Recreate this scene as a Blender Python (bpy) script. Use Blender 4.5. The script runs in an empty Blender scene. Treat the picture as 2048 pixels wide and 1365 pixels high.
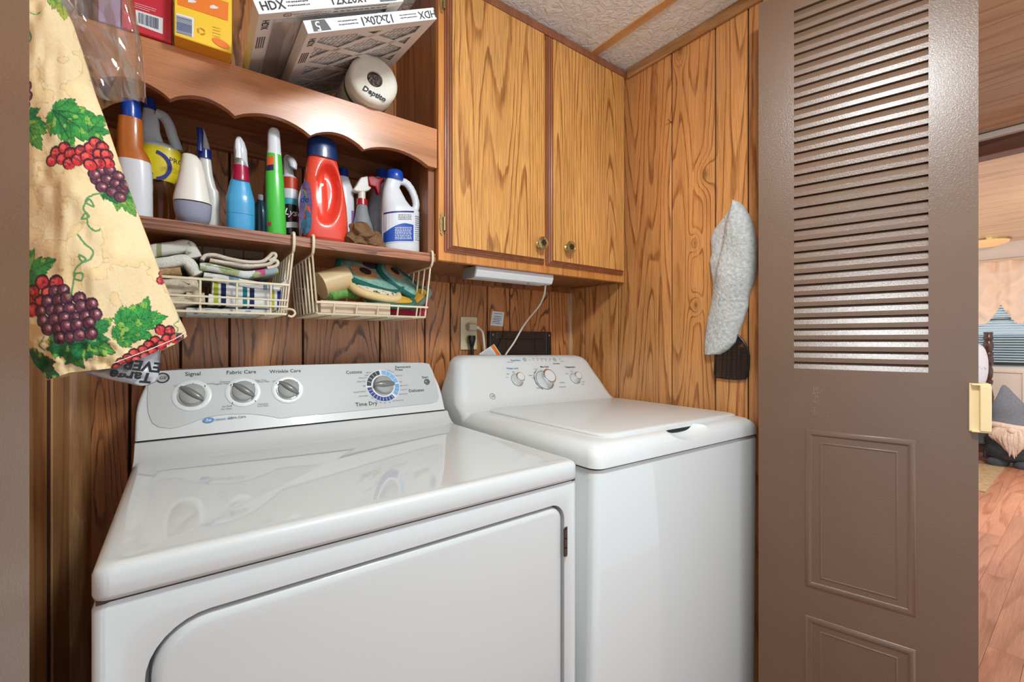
import bpy, bmesh, math, random
import numpy as np
from mathutils import Vector, Matrix, noise as mnoise
random.seed(7)
rng = np.random.default_rng(11)
PI = math.pi
scene = bpy.context.scene
col = scene.collection

# ------------------------------------------------------------------ camera
FPX, YAW, CX, CY, ZC = 885.0, math.radians(36.78), 1024.0, 682.0, 1.147
cam_data = bpy.data.cameras.new('camera')
cam_data.sensor_fit = 'HORIZONTAL'
cam_data.sensor_width = 36.0
cam_data.lens = FPX / 2048.0 * 36.0
cam_data.clip_start = 0.02
camera = bpy.data.objects.new('camera', cam_data)
camera.location = (0, 0, ZC)
camera.rotation_euler = (PI / 2, 0, -YAW)
col.objects.link(camera)
scene.camera = camera

# ------------------------------------------------------------------ world, exposure
WORLD_STRENGTH = 1.25
LAMP_STRENGTH = 92.0
world = bpy.data.worlds.new('world')
world.use_nodes = True
scene.world = world
bg = world.node_tree.nodes['Background']
bg.inputs[0].default_value = (0.88, 1.0, 1.10, 1)
bg.inputs[1].default_value = WORLD_STRENGTH
scene.view_settings.view_transform = 'Standard'
scene.view_settings.look = 'None'
scene.view_settings.gamma = 1.0
scene.view_settings.use_curve_mapping = False
scene.view_settings.exposure = 0.0

# ------------------------------------------------------------------ measuring helpers
_d = np.array([math.sin(YAW), math.cos(YAW), 0.0])
_r = np.array([math.cos(YAW), -math.sin(YAW), 0.0])
def _ray(u, v):
    return _d + _r * (u - CX) / FPX + np.array([0, 0, 1.0]) * (CY - v) / FPX
def at(u, v, y=None, x=None, z=None):
    """the point seen at photo pixel (u, v) that lies on the plane y=, x= or z="""
    R = _ray(u, v)
    if y is not None: t = y / R[1]
    elif x is not None: t = x / R[0]
    else: t = (z - ZC) / R[2]
    return Vector((R[0] * t, R[1] * t, ZC + R[2] * t))
def onplane(u, v, P, n, off=0.0):
    R = Vector(_ray(u, v)); C = Vector((0, 0, ZC)); P = Vector(P) + Vector(n) * off
    t = (P - C).dot(n) / R.dot(n)
    return C + R * t
def depth_at(u, y):
    return y / _ray(u, CY)[1]

# ------------------------------------------------------------------ materials
def lin(c):
    return tuple((v / 255 / 12.92) if v / 255 <= 0.04045 else (((v / 255) + 0.055) / 1.055) ** 2.4 for v in c) + (1.0,)
MATS = {}
def newmat(name):
    m = bpy.data.materials.new(name); m.use_nodes = True
    MATS[name] = m
    return m, m.node_tree.nodes, m.node_tree.links, m.node_tree.nodes['Principled BSDF']
def plain(name, c, rough=0.5, metal=0.0, coat=0.0, noise=0.0, nscale=60, bump=0.0, bscale=300, emit=0.0, spec=None, stretch=None, sss=0.0, trans=0.0, alpha=1.0, ecol=None):
    m, N, L, b = newmat(name)
    b.inputs['Base Color'].default_value = lin(c)
    b.inputs['Roughness'].default_value = rough
    b.inputs['Metallic'].default_value = metal
    b.inputs['Coat Weight'].default_value = coat
    b.inputs['Coat Roughness'].default_value = 0.03
    if spec is not None: b.inputs['Specular IOR Level'].default_value = spec
    if trans: b.inputs['Transmission Weight'].default_value = trans
    if alpha < 1: b.inputs['Alpha'].default_value = alpha
    if emit:
        b.inputs['Emission Color'].default_value = lin(ecol or c)
        b.inputs['Emission Strength'].default_value = emit
    if noise or bump:
        tc = N.new('ShaderNodeTexCoord'); mp = N.new('ShaderNodeMapping')
        L.new(tc.outputs['Object'], mp.inputs[0])
        if stretch: mp.inputs['Scale'].default_value = stretch
    if noise:
        t = N.new('ShaderNodeTexNoise'); t.inputs['Scale'].default_value = nscale; t.inputs['Detail'].default_value = 5
        L.new(mp.outputs[0], t.inputs['Vector'])
        mx = N.new('ShaderNodeMix'); mx.data_type = 'RGBA'
        mx.inputs[6].default_value = lin(tuple(v * (1 - noise) for v in c))
        mx.inputs[7].default_value = lin(tuple(min(255, v * (1 + noise * 0.6)) for v in c))
        L.new(t.outputs[0], mx.inputs[0]); L.new(mx.outputs[2], b.inputs['Base Color'])
    if bump:
        t2 = N.new('ShaderNodeTexNoise'); t2.inputs['Scale'].default_value = bscale; t2.inputs['Detail'].default_value = 3
        L.new(mp.outputs[0], t2.inputs['Vector'])
        bp = N.new('ShaderNodeBump'); bp.inputs['Strength'].default_value = bump; bp.inputs['Distance'].default_value = 0.002
        L.new(t2.outputs[0], bp.inputs['Height']); L.new(bp.outputs[0], b.inputs['Normal'])
    return m

def wood(name, light, mid, dark, grain='Z', rings=24, freq=6.0, along=0.09, pores=0.5, rough=0.38, coat=0.15, knots=(), tone=0.25, ringmix=0.85, seedscale=9.0):
    """oak: growth rings as contour lines of a stretched noise field, dark pores along the grain"""
    m, N, L, b = newmat(name)
    tc = N.new('ShaderNodeTexCoord'); oi = N.new('ShaderNodeObjectInfo')
    def math_(op, a, c=None, v=None):
        n = N.new('ShaderNodeMath'); n.operation = op
        if hasattr(a, 'is_output'): L.new(a, n.inputs[0])
        else: n.inputs[0].default_value = a
        if c is not None:
            if hasattr(c, 'is_output'): L.new(c, n.inputs[1])
            else: n.inputs[1].default_value = c
        return n.outputs[0]
    sv = N.new('ShaderNodeVectorMath'); sv.operation = 'SCALE'
    cv = N.new('ShaderNodeCombineXYZ'); cv.inputs[0].default_value = 1.0; cv.inputs[1].default_value = 0.73; cv.inputs[2].default_value = 1.37
    L.new(cv.outputs[0], sv.inputs[0]); L.new(math_('MULTIPLY', oi.outputs['Random'], seedscale), sv.inputs['Scale'])
    add = N.new('ShaderNodeVectorMath'); add.operation = 'ADD'
    L.new(tc.outputs['Object'], add.inputs[0]); L.new(sv.outputs[0], add.inputs[1])
    k = {'X': 0, 'Y': 1, 'Z': 2}[grain]
    def stretched(s_across, s_along):
        mp = N.new('ShaderNodeMapping'); sc = [s_across] * 3; sc[k] = s_along
        mp.inputs['Scale'].default_value = sc; L.new(add.outputs[0], mp.inputs[0]); return mp.outputs[0]
    n1 = N.new('ShaderNodeTexNoise'); n1.inputs['Scale'].default_value = 1.0; n1.inputs['Detail'].default_value = 1.5; n1.inputs['Roughness'].default_value = 0.35; n1.inputs['Distortion'].default_value = 0.25
    L.new(stretched(freq, freq * along), n1.inputs['Vector'])
    nw = N.new('ShaderNodeTexNoise'); nw.inputs['Scale'].default_value = 1.0; nw.inputs['Detail'].default_value = 3
    L.new(stretched(freq * 7, freq * 7 * along * 2.2), nw.inputs['Vector'])
    h = math_('ADD', n1.outputs[0], math_('MULTIPLY', nw.outputs[0], 0.022))
    kmask = None
    for (kp, kr) in knots:
        vm = N.new('ShaderNodeVectorMath'); vm.operation = 'SUBTRACT'; L.new(tc.outputs['Object'], vm.inputs[0]); vm.inputs[1].default_value = kp
        mpk = N.new('ShaderNodeMapping'); sc = [1.0] * 3; sc[k] = 0.55; mpk.inputs['Scale'].default_value = sc
        L.new(vm.outputs[0], mpk.inputs[0])
        ln = N.new('ShaderNodeVectorMath'); ln.operation = 'LENGTH'; L.new(mpk.outputs[0], ln.inputs[0])
        q = math_('DIVIDE', ln.outputs['Value'], kr)
        g = math_('POWER', 2.718, math_('MULTIPLY', math_('MULTIPLY', q, q), -0.30))
        h = math_('ADD', h, math_('MULTIPLY', g, 0.13))
        core = math_('POWER', 2.718, math_('MULTIPLY', math_('MULTIPLY', q, q), -2.2))
        kmask = core if kmask is None else math_('MAXIMUM', kmask, core)
    fr = math_('FRACT', math_('MULTIPLY', h, rings))
    def mr_(v, a0, a1, o0, o1, smooth=True):
        n = N.new('ShaderNodeMapRange'); n.interpolation_type = 'SMOOTHSTEP' if smooth else 'LINEAR'
        n.inputs[1].default_value = a0; n.inputs[2].default_value = a1; n.inputs[3].default_value = o0; n.inputs[4].default_value = o1
        L.new(v, n.inputs[0]); return n.outputs[0]
    line = math_('MULTIPLY', mr_(fr, 0.66, 0.86, 0, 1), mr_(fr, 0.93, 1.0, 1, 0))
    nb_ = N.new('ShaderNodeTexNoise'); nb_.inputs['Scale'].default_value = 1.0; nb_.inputs['Detail'].default_value = 2
    L.new(stretched(freq * 9, freq * 1.6), nb_.inputs['Vector'])
    line = math_('MULTIPLY', math_('MULTIPLY', line, mr_(nb_.outputs[0], 0.32, 0.62, 0.35, 1.0)), ringmix)
    gl = N.new('ShaderNodeMix'); gl.data_type = 'RGBA'; gl.inputs[6].default_value = lin(light); gl.inputs[7].default_value = lin(mid); L.new(fr, gl.inputs[0])
    base = N.new('ShaderNodeMix'); base.data_type = 'RGBA'; L.new(line, base.inputs[0]); L.new(gl.outputs[2], base.inputs[6]); base.inputs[7].default_value = lin(dark)
    # pores
    n2 = N.new('ShaderNodeTexNoise'); n2.inputs['Scale'].default_value = 1.0; n2.inputs['Detail'].default_value = 2
    L.new(stretched(420, 9), n2.inputs['Vector'])
    r2 = N.new('ShaderNodeValToRGB'); r2.color_ramp.elements[0].position = 0.38; r2.color_ramp.elements[1].position = 0.56
    r2.color_ramp.elements[0].color = (1 - pores, 1 - pores, 1 - pores, 1); r2.color_ramp.elements[1].color = (1, 1, 1, 1)
    L.new(n2.outputs[0], r2.inputs[0])
    mul = N.new('ShaderNodeMix'); mul.data_type = 'RGBA'; mul.blend_type = 'MULTIPLY'; mul.inputs[0].default_value = 1.0
    L.new(base.outputs[2], mul.inputs[6]); L.new(r2.outputs[0], mul.inputs[7])
    # broad tone
    n3 = N.new('ShaderNodeTexNoise'); n3.inputs['Scale'].default_value = 1.0; n3.inputs['Detail'].default_value = 2
    L.new(stretched(9, 1.2), n3.inputs['Vector'])
    r3 = N.new('ShaderNodeMapRange'); r3.inputs[1].default_value = 0.3; r3.inputs[2].default_value = 0.7; r3.inputs[3].default_value = 1 - tone; r3.inputs[4].default_value = 1 + tone * 0.5
    L.new(n3.outputs[0], r3.inputs[0])
    r4 = N.new('ShaderNodeMapRange'); r4.inputs[3].default_value = 1 - tone * 0.6; r4.inputs[4].default_value = 1 + tone * 0.3
    L.new(oi.outputs['Random'], r4.inputs[0])
    tv = math_('MULTIPLY', r3.outputs[0], r4.outputs[0])
    if kmask is not None:
        tv = math_('MULTIPLY', tv, math_('SUBTRACT', 1.0, math_('MULTIPLY', kmask, 0.75)))
    sc = N.new('ShaderNodeVectorMath'); sc.operation = 'SCALE'
    L.new(mul.outputs[2], sc.inputs[0]); L.new(tv, sc.inputs['Scale'])
    L.new(sc.outputs[0], b.inputs['Base Color'])
    b.inputs['Roughness'].default_value = rough
    b.inputs['Coat Weight'].default_value = coat; b.inputs['Coat Roughness'].default_value = 0.25
    bp = N.new('ShaderNodeBump'); bp.inputs['Strength'].default_value = 0.25; bp.inputs['Distance'].default_value = 0.0008
    L.new(r2.outputs[0], bp.inputs['Height']); L.new(bp.outputs[0], b.inputs['Normal'])
    return m

kn = [((1.305, at(1408, 347, x=1.305).y, at(1408, 347, x=1.305).z), 0.015),
      ((1.305, at(1388, 486, x=1.305).y, at(1388, 486, x=1.305).z), 0.010),
      ((1.305, at(1390, 610, x=1.305).y, at(1390, 610, x=1.305).z), 0.011),
      ((1.305, at(1358, 100, x=1.305).y, at(1358, 100, x=1.305).z), 0.015)]
W_RIGHT = wood('oak_panel_right', (228, 160, 94), (220, 150, 86), (150, 86, 40), rings=24, freq=6.0, along=0.075, pores=0.25, knots=kn, tone=0.22)
W_BACK = wood('oak_panel_back', (222, 148, 88), (208, 134, 78), (88, 46, 20), rings=26, freq=7.5, pores=0.28, tone=0.28, along=0.13)
W_CAB = wood('golden_oak_veneer', (232, 170, 94), (222, 156, 82), (148, 86, 34), rings=52, freq=4.6, pores=0.35, tone=0.14, along=0.06, seedscale=31.0)
W_FRAME = wood('cabinet_frame_wood', (224, 150, 78), (214, 138, 68), (188, 110, 50), rings=9, freq=9.0, pores=0.25, tone=0.15, along=0.05, ringmix=0.5)
W_EDGE = wood('door_edge_wood', (166, 102, 68), (156, 94, 62), (126, 72, 46), rings=7, freq=8.0, pores=0.2, tone=0.1, rough=0.32, ringmix=0.3)
W_SHELF = wood('shelf_wood', (182, 118, 72), (168, 104, 62), (120, 68, 38), grain='X', rings=7, freq=8.0, pores=0.3, tone=0.3, rough=0.42, ringmix=0.5)
W_VAL = wood('valance_wood', (206, 140, 92), (196, 128, 82), (166, 100, 62), grain='X', rings=5, freq=6.0, pores=0.18, tone=0.28, rough=0.3, coat=0.35, ringmix=0.45)
W_SIDE = wood('shelf_side_wood', (168, 108, 66), (150, 92, 54), (108, 60, 34), rings=9, freq=8.0, pores=0.3, tone=0.25)
W_TRIM = wood('trim_wood', (206, 156, 104), (190, 138, 86), (164, 112, 66), grain='Y', rings=6, freq=10.0, pores=0.2, tone=0.1)
W_TRIMZ = wood('corner_trim_wood', (214, 166, 116), (198, 146, 96), (170, 118, 74), rings=6, freq=10.0, pores=0.2, tone=0.1)
W_BATTEN = wood('batten_wood', (236, 190, 138), (224, 176, 122), (204, 154, 100), grain='Y', rings=6, freq=10.0, pores=0.12, tone=0.08)
W_LEFT = wood('left_panel_wood', (212, 160, 108), (196, 142, 90), (174, 118, 70), rings=6, freq=8.0, pores=0.2, tone=0.15)
W_FLOOR = wood('laminate_floor', (222, 158, 124), (212, 146, 112), (190, 122, 90), grain='X', rings=10, freq=5.0, pores=0.2, tone=0.2, rough=0.3, coat=0.3)
W_BCEIL = wood('bedroom_ceiling_board', (244, 212, 174), (238, 202, 160), (222, 180, 138), grain='Y', rings=8, freq=5.0, pores=0.12, tone=0.08, rough=0.3)
W_HCEIL = wood('hall_ceiling_board', (208, 180, 146), (196, 166, 130), (176, 146, 112), grain='Y', rings=9, freq=4.0, pores=0.15, tone=0.12)
W_POST = wood('dark_bed_wood', (92, 50, 34), (74, 38, 26), (44, 22, 14), rings=8, freq=12.0, pores=0.2, rough=0.25, coat=0.4)
W_EDGEF = wood('shelf_front_edge_wood', (206, 136, 96), (164, 100, 72), (110, 62, 48), grain='X', rings=18, freq=14.0, pores=0.4, tone=0.35)

M_GROOVE = plain('groove_dark', (46, 26, 14), 0.8)
M_WHITE = plain('white_enamel', (214, 216, 214), 0.4, coat=0.9)
M_WHITEP = plain('white_plastic_console', (222, 224, 222), 0.35, coat=0.3)
M_SILVER = plain('silver_panel', (196, 197, 195), 0.42, noise=0.03, nscale=900)
M_DARKGAP = plain('dark_gap', (22, 22, 22), 0.7)
M_GREYKNOB = plain('grey_knob', (168, 169, 165), 0.3, coat=0.3)
M_KNOBRIB = plain('grey_knob_grip', (120, 121, 117), 0.3, coat=0.3)
M_CHROME = plain('chrome', (220, 220, 220), 0.12, metal=1.0)
M_BUTTON = plain('dark_grey_button', (98, 102, 100), 0.35)
M_LTBUTTON = plain('light_grey_button', (178, 178, 178), 0.4)
M_INK = plain('black_ink', (34, 34, 36), 0.6)
M_INKG = plain('grey_ink', (120, 122, 122), 0.6)
M_INKB = plain('blue_ink', (40, 140, 190), 0.6)
M_NAVY = plain('navy_print', (22, 46, 130), 0.5)
M_SKY = plain('light_blue_print', (126, 176, 222), 0.5)
M_BLACKP = plain('black_print', (32, 36, 44), 0.5)
M_HEBLUE = plain('badge_blue', (58, 132, 190), 0.4)
M_SEAL = plain('grey_seal', (128, 138, 138), 0.5)
M_BRASS = plain('antique_brass', (196, 176, 128), 0.3, metal=1.0, noise=0.35, nscale=250)
M_STEELH = plain('dark_steel', (110, 96, 84), 0.35, metal=1.0)
M_CREAMP = plain('cream_plastic', (248, 222, 168), 0.38)
M_IVORY = plain('ivory_plate', (222, 204, 166), 0.4)
M_CORDW = plain('ivory_cord', (226, 216, 196), 0.45)
M_BLACKPL = plain('black_plastic', (24, 24, 26), 0.35)
M_VENT = plain('black_glossy_box', (26, 27, 31), 0.18, coat=0.5)
M_FIXT = plain('white_fixture', (214, 216, 216), 0.3)
M_FIXE = plain('grey_fixture_end', (150, 150, 148), 0.4)
M_WIRE = plain('cream_wire', (226, 210, 178), 0.32, coat=0.3)
M_NAIL = plain('nail_steel', (200, 196, 186), 0.25, metal=1.0)
M_PAPER = plain('white_paper', (232, 232, 230), 0.7)
M_RED = plain('red_card', (206, 40, 58), 0.4, coat=0.2)
M_YEL = plain('yellow_card', (252, 208, 48), 0.4, coat=0.2)
M_AMB = plain('amber_card', (226, 150, 22), 0.4)
M_ORA = plain('orange_print', (244, 128, 34), 0.4)
M_FILT = plain('white_cardboard', (242, 241, 238), 0.65)
M_FILTG = plain('grey_cardboard', (236, 232, 227), 0.7)
M_MEDIA = plain('filter_media', (240, 238, 235), 0.9, noise=0.12, nscale=90, bump=0.6, bscale=160)
M_MESHW = plain('filter_wire', (140, 134, 128), 0.5)

def leather(name, c):
    m, N, L, b = newmat(name)
    tc = N.new('ShaderNodeTexCoord')
    v = N.new('ShaderNodeTexNoise'); v.inputs['Scale'].default_value = 330; v.inputs['Detail'].default_value = 1.5; v.inputs['Distortion'].default_value = 0.8
    n = N.new('ShaderNodeTexNoise'); n.inputs['Scale'].default_value = 6; n.inputs['Detail'].default_value = 3
    L.new(tc.outputs['Object'], v.inputs['Vector']); L.new(tc.outputs['Object'], n.inputs['Vector'])
    mx = N.new('ShaderNodeMix'); mx.data_type = 'RGBA'
    mx.inputs[6].default_value = lin(tuple(q * 0.94 for q in c)); mx.inputs[7].default_value = lin(tuple(q * 1.05 for q in c))
    L.new(n.outputs[0], mx.inputs[0]); L.new(mx.outputs[2], b.inputs['Base Color'])
    b.inputs['Roughness'].default_value = 0.32
    b.inputs['Coat Weight'].default_value = 0.35; b.inputs['Coat Roughness'].default_value = 0.3
    bp = N.new('ShaderNodeBump'); bp.inputs['Strength'].default_value = 0.35; bp.inputs['Distance'].default_value = 0.0012
    L.new(v.outputs[0], bp.inputs['Height']); L.new(bp.outputs[0], b.inputs['Normal'])
    return m
M_DOOR = leather('brown_embossed_steel', (116, 89, 70))
def plaster(name, c):
    m, N, L, b = newmat(name)
    tc = N.new('ShaderNodeTexCoord')
    v = N.new('ShaderNodeTexNoise'); v.inputs['Scale'].default_value = 34; v.inputs['Detail'].default_value = 6; v.inputs['Distortion'].default_value = 1.6
    L.new(tc.outputs['Object'], v.inputs['Vector'])
    rp = N.new('ShaderNodeValToRGB'); rp.color_ramp.elements[0].position = 0.42; rp.color_ramp.elements[1].position = 0.58
    L.new(v.outputs[0], rp.inputs[0])
    b.inputs['Base Color'].default_value = lin(c); b.inputs['Roughness'].default_value = 0.75
    bp = N.new('ShaderNodeBump'); bp.inputs['Strength'].default_value = 0.7; bp.inputs['Distance'].default_value = 0.004
    L.new(rp.outputs[0], bp.inputs['Height']); L.new(bp.outputs[0], b.inputs['Normal'])
    return m
M_PLASTER = plaster('ceiling_plaster', (244, 248, 246))
def vcol(name, rough=0.9, noise=0.1, nscale=260, bump=0.4, sheen=0.2):
    """colour attribute of a printed fabric"""
    m, N, L, b = newmat(name)
    a = N.new('ShaderNodeAttribute'); a.attribute_name = 'print'
    tc = N.new('ShaderNodeTexCoord'); t = N.new('ShaderNodeTexNoise'); t.inputs['Scale'].default_value = nscale; t.inputs['Detail'].default_value = 2
    L.new(tc.outputs['Object'], t.inputs['Vector'])
    mr = N.new('ShaderNodeMapRange'); mr.inputs[3].default_value = 1 - noise; mr.inputs[4].default_value = 1 + noise
    L.new(t.outputs[0], mr.inputs[0])
    s = N.new('ShaderNodeVectorMath'); s.operation = 'SCALE'; L.new(a.outputs['Color'], s.inputs[0]); L.new(mr.outputs[0], s.inputs['Scale'])
    L.new(s.outputs[0], b.inputs['Base Color']); b.inputs['Roughness'].default_value = rough
    b.inputs['Sheen Weight'].default_value = sheen
    bp = N.new('ShaderNodeBump'); bp.inputs['Strength'].default_value = bump; bp.inputs['Distance'].default_value = 0.001
    L.new(t.outputs[0], bp.inputs['Height']); L.new(bp.outputs[0], b.inputs['Normal'])
    return m
def film(name, c=(255, 255, 255), gloss=0.12, tint=0.06, rough=0.06):
    """thin clear plastic film: mostly transparent, some gloss and a little haze"""
    m = bpy.data.materials.new(name); m.use_nodes = True; N = m.node_tree.nodes; L = m.node_tree.links
    N.remove(N['Principled BSDF']); out = N['Material Output']
    tr = N.new('ShaderNodeBsdfTransparent'); gl = N.new('ShaderNodeBsdfGlossy'); gl.inputs['Roughness'].default_value = rough
    df = N.new('ShaderNodeBsdfDiffuse'); df.inputs[0].default_value = lin(c)
    lw = N.new('ShaderNodeLayerWeight'); lw.inputs[0].default_value = 0.35
    m1 = N.new('ShaderNodeMixShader'); m1.inputs[0].default_value = tint; L.new(tr.outputs[0], m1.inputs[1]); L.new(df.outputs[0], m1.inputs[2])
    ma = N.new('ShaderNodeMath'); ma.operation = 'MULTIPLY_ADD'; ma.inputs[1].default_value = 0.5; ma.inputs[2].default_value = gloss
    L.new(lw.outputs['Fresnel'], ma.inputs[0])
    m2 = N.new('ShaderNodeMixShader'); L.new(ma.outputs[0], m2.inputs[0]); L.new(m1.outputs[0], m2.inputs[1]); L.new(gl.outputs[0], m2.inputs[2])
    L.new(m2.outputs[0], out.inputs[0])
    return m
M_FILM = film('clear_film', gloss=0.06, tint=0.04)
M_WRAP = film('hazy_film', c=(225, 222, 220), gloss=0.08, tint=0.35, rough=0.2)

# ------------------------------------------------------------------ mesh helpers
class MB:
    def __init__(self): self.v = []; self.f = []
    def add(self, vs, fs):
        o = len(self.v); self.v += [tuple(p) for p in vs]; self.f += [tuple(i + o for i in q) for q in fs]; return self
    def box(self, x0, x1, y0, y1, z0, z1):
        return self.add([(x0, y0, z0), (x1, y0, z0), (x1, y1, z0), (x0, y1, z0), (x0, y0, z1), (x1, y0, z1), (x1, y1, z1), (x0, y1, z1)],
                        [(0, 3, 2, 1), (4, 5, 6, 7), (0, 1, 5, 4), (1, 2, 6, 5), (2, 3, 7, 6), (3, 0, 4, 7)])
    def obox(self, P, e1, e2, e3, a, b, c):
        """box centred at P with half sizes a, b, c along e1, e2, e3"""
        P, e1, e2, e3 = Vector(P), Vector(e1), Vector(e2), Vector(e3); vs = []
        for k in (-1, 1):
            for j, i in ((-1, -1), (-1, 1), (1, 1), (1, -1)):
                vs.append(P + e1 * a * i + e2 * b * j + e3 * c * k)
        return self.add(vs, [(0, 3, 2, 1), (4, 5, 6, 7), (0, 1, 5, 4), (1, 2, 6, 5), (2, 3, 7, 6), (3, 0, 4, 7)])
    def loft(self, rings, cap=True, closed=True):
        n = len(rings[0]); vs = [p for r in rings for p in r]; fs = []
        for i in range(len(rings) - 1):
            for j in range(n if closed else n - 1):
                k = (j + 1) % n
                fs.append((i * n + j, i * n + k, (i + 1) * n + k, (i + 1) * n + j))
        if cap:
            fs.append(tuple(range(n - 1, -1, -1))); fs.append(tuple((len(rings) - 1) * n + j for j in range(n)))
        return self.add(vs, fs)
    def tube(self, pts, r, seg=8, cap=True):
        pts = [Vector(p) for p in pts]; rings = []; up = None
        rad = r if hasattr(r, '__len__') else [r] * len(pts)
        for i, p in enumerate(pts):
            t = (pts[min(i + 1, len(pts) - 1)] - pts[max(i - 1, 0)])
            if t.length < 1e-9: t = Vector((0, 0, 1))
            t.normalize()
            if up is None:
                up = t.orthogonal().normalized()
            else:
                up = (up - t * up.dot(t)); up = up.normalized() if up.length > 1e-6 else t.orthogonal().normalized()
            w = t.cross(up)
            rings.append([p + (up * math.cos(a) + w * math.sin(a)) * rad[i] for a in [2 * PI * k / seg for k in range(seg)]])
        return self.loft(rings, cap)
    def lathe(self, prof, P, axis=(0, 0, 1), seg=28, sx=1.0, cap=True, e1=None):
        """prof: (distance along axis, radius)"""
        A = Vector(axis).normalized(); P = Vector(P)
        e1 = A.orthogonal().normalized() if e1 is None else Vector(e1).normalized()
        e2 = A.cross(e1)
        rings = [[P + A * h + (e1 * math.cos(t) + e2 * sx * math.sin(t)) * max(r, 1e-5) for t in [2 * PI * k / seg for k in range(seg)]] for h, r in prof]
        return self.loft(rings, cap)
    def prism(self, poly, d):
        """poly: list of 3D points (planar), extruded by vector d"""
        n = len(poly); d = Vector(d); a = [Vector(p) for p in poly]; b = [p + d for p in a]
        fs = [tuple(range(n - 1, -1, -1)), tuple(range(n, 2 * n))] + [(i, (i + 1) % n, n + (i + 1) % n, n + i) for i in range(n)]
        return self.add(a + b, fs)
    def face(self, pts): return self.add(pts, [tuple(range(len(pts)))])
    def text(self, s, P, e1, e2, size, align='CENTER', ext=0.0, shear=0.0, n_off=0.0, bold=0.012):
        cu = bpy.data.curves.new('t', 'FONT'); cu.body = s; cu.size = size; cu.align_x = align; cu.align_y = 'CENTER'; cu.resolution_u = 2; cu.shear = shear; cu.offset = bold * size
        ob = bpy.data.objects.new('t', cu); col.objects.link(ob)
        dg = bpy.context.evaluated_depsgraph_get(); dg.update()
        me = bpy.data.meshes.new_from_object(ob.evaluated_get(dg))
        e1, e2, P = Vector(e1).normalized(), Vector(e2).normalized(), Vector(P); n = e1.cross(e2)
        self.add([P + e1 * v.co.x + e2 * v.co.y + n * n_off for v in me.vertices], [tuple(p.vertices) for p in me.polygons])
        bpy.data.meshes.remove(me); bpy.data.objects.remove(ob); bpy.data.curves.remove(cu)
        return self
    def build(self, name, mat, parent=None, smooth=None, bevel=0.0, bseg=2, flip=True):
        me = bpy.data.meshes.new(name); me.from_pydata(self.v, [], self.f)
        bm = bmesh.new(); bm.from_mesh(me)
        if flip: bmesh.ops.recalc_face_normals(bm, faces=bm.faces)
        if bevel:
            bm.normal_update()
            eg = [e for e in bm.edges if len(e.link_faces) == 2 and e.calc_face_angle(0) > 0.6]
            bmesh.ops.bevel(bm, geom=eg, offset=bevel, segments=bseg, affect='EDGES', profile=0.5, clamp_overlap=True)
        bm.to_mesh(me); bm.free()
        if smooth is not None:
            me.polygons.foreach_set('use_smooth', [True] * len(me.polygons)); me.set_sharp_from_angle(angle=math.radians(smooth))
        if mat: me.materials.append(mat)
        o = bpy.data.objects.new(name, me); col.objects.link(o)
        if parent is not None: attach(o, parent)
        return o
def attach(o, parent):
    o.parent = parent
    M = Matrix.Identity(4); p = parent
    chain = []
    while p is not None:
        chain.append(p); p = p.parent
    W = Matrix.Identity(4)
    for q in reversed(chain): W = W @ q.matrix_parent_inverse @ q.matrix_basis
    o.matrix_parent_inverse = W.inverted()
def tag(o, label=None, cat=None, group=None, kind=None):
    if label: o['label'] = label
    if cat: o['category'] = cat
    if group: o['group'] = group
    if kind: o['kind'] = kind
    return o
def thing(name, label, cat, loc=(0, 0, 0), group=None):
    o = bpy.data.objects.new(name, None); o.empty_display_size = 0.05; col.objects.link(o); o.location = loc
    return tag(o, label, cat, group)
def struct(o): o['kind'] = 'structure'; return o
def box(x0, x1, y0, y1, z0, z1): return MB().box(x0, x1, y0, y1, z0, z1)
def rrect(x0, x1, y0, y1, r, z, seg=6):
    """rounded rectangle ring in the xy plane at height z; r may be 4 radii"""
    rr = r if hasattr(r, '__len__') else (r,) * 4
    P = []
    for (cx, cy, a0, q) in ((x1 - rr[0], y0 + rr[0], -PI / 2, rr[0]), (x1 - rr[1], y1 - rr[1], 0, rr[1]), (x0 + rr[2], y1 - rr[2], PI / 2, rr[2]), (x0 + rr[3], y0 + rr[3], PI, rr[3])):
        for k in range(seg + 1):
            a = a0 + PI / 2 * k / seg; P.append((cx + q * math.cos(a), cy + q * math.sin(a), z))
    return P
def rloft(levels, seg=6):
    return MB().loft([rrect(x0, x1, y0, y1, r, z, seg) for (z, x0, x1, y0, y1, r) in levels])
def boolean_cut(ob, cutter):
    md = ob.modifiers.new('cut', 'BOOLEAN'); md.operation = 'DIFFERENCE'; md.object = cutter; md.solver = 'EXACT'
    dg = bpy.context.evaluated_depsgraph_get(); dg.update()
    me = bpy.data.meshes.new_from_object(ob.evaluated_get(dg)); old = ob.data
    ob.modifiers.clear(); ob.data = me; bpy.data.meshes.remove(old)
    cm = cutter.data; bpy.data.objects.remove(cutter); bpy.data.meshes.remove(cm)
    me.polygons.foreach_set('use_smooth', [True] * len(me.polygons)); me.set_sharp_from_angle(angle=math.radians(35))
def fbm(x, y, z=0.0, s=1.0):
    return mnoise.noise(Vector((x * s, y * s, z * s)))

# ================================================================== SETTING
YB, XR, XL, ZCEIL = 1.345, 1.31, -0.19, 2.14
# back wall with its boards
wb = struct(box(XL - 0.1, XR + 0.1, YB + 0.006, YB + 0.06, 0, ZCEIL).build('wall_back', M_GROOVE))
bx = [XL - 0.02, -0.095, -0.0014, 0.0994, 0.2736, 0.4941, 0.6461, 0.7415, 0.894, 0.996, 1.1952, XR + 0.01]
for a, b_ in zip(bx, bx[1:]):
    box(a + 0.0026, b_ - 0.0026, YB, YB + 0.008, 0, ZCEIL).build('board', W_BACK, wb, bevel=0.0012, bseg=1)
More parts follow.
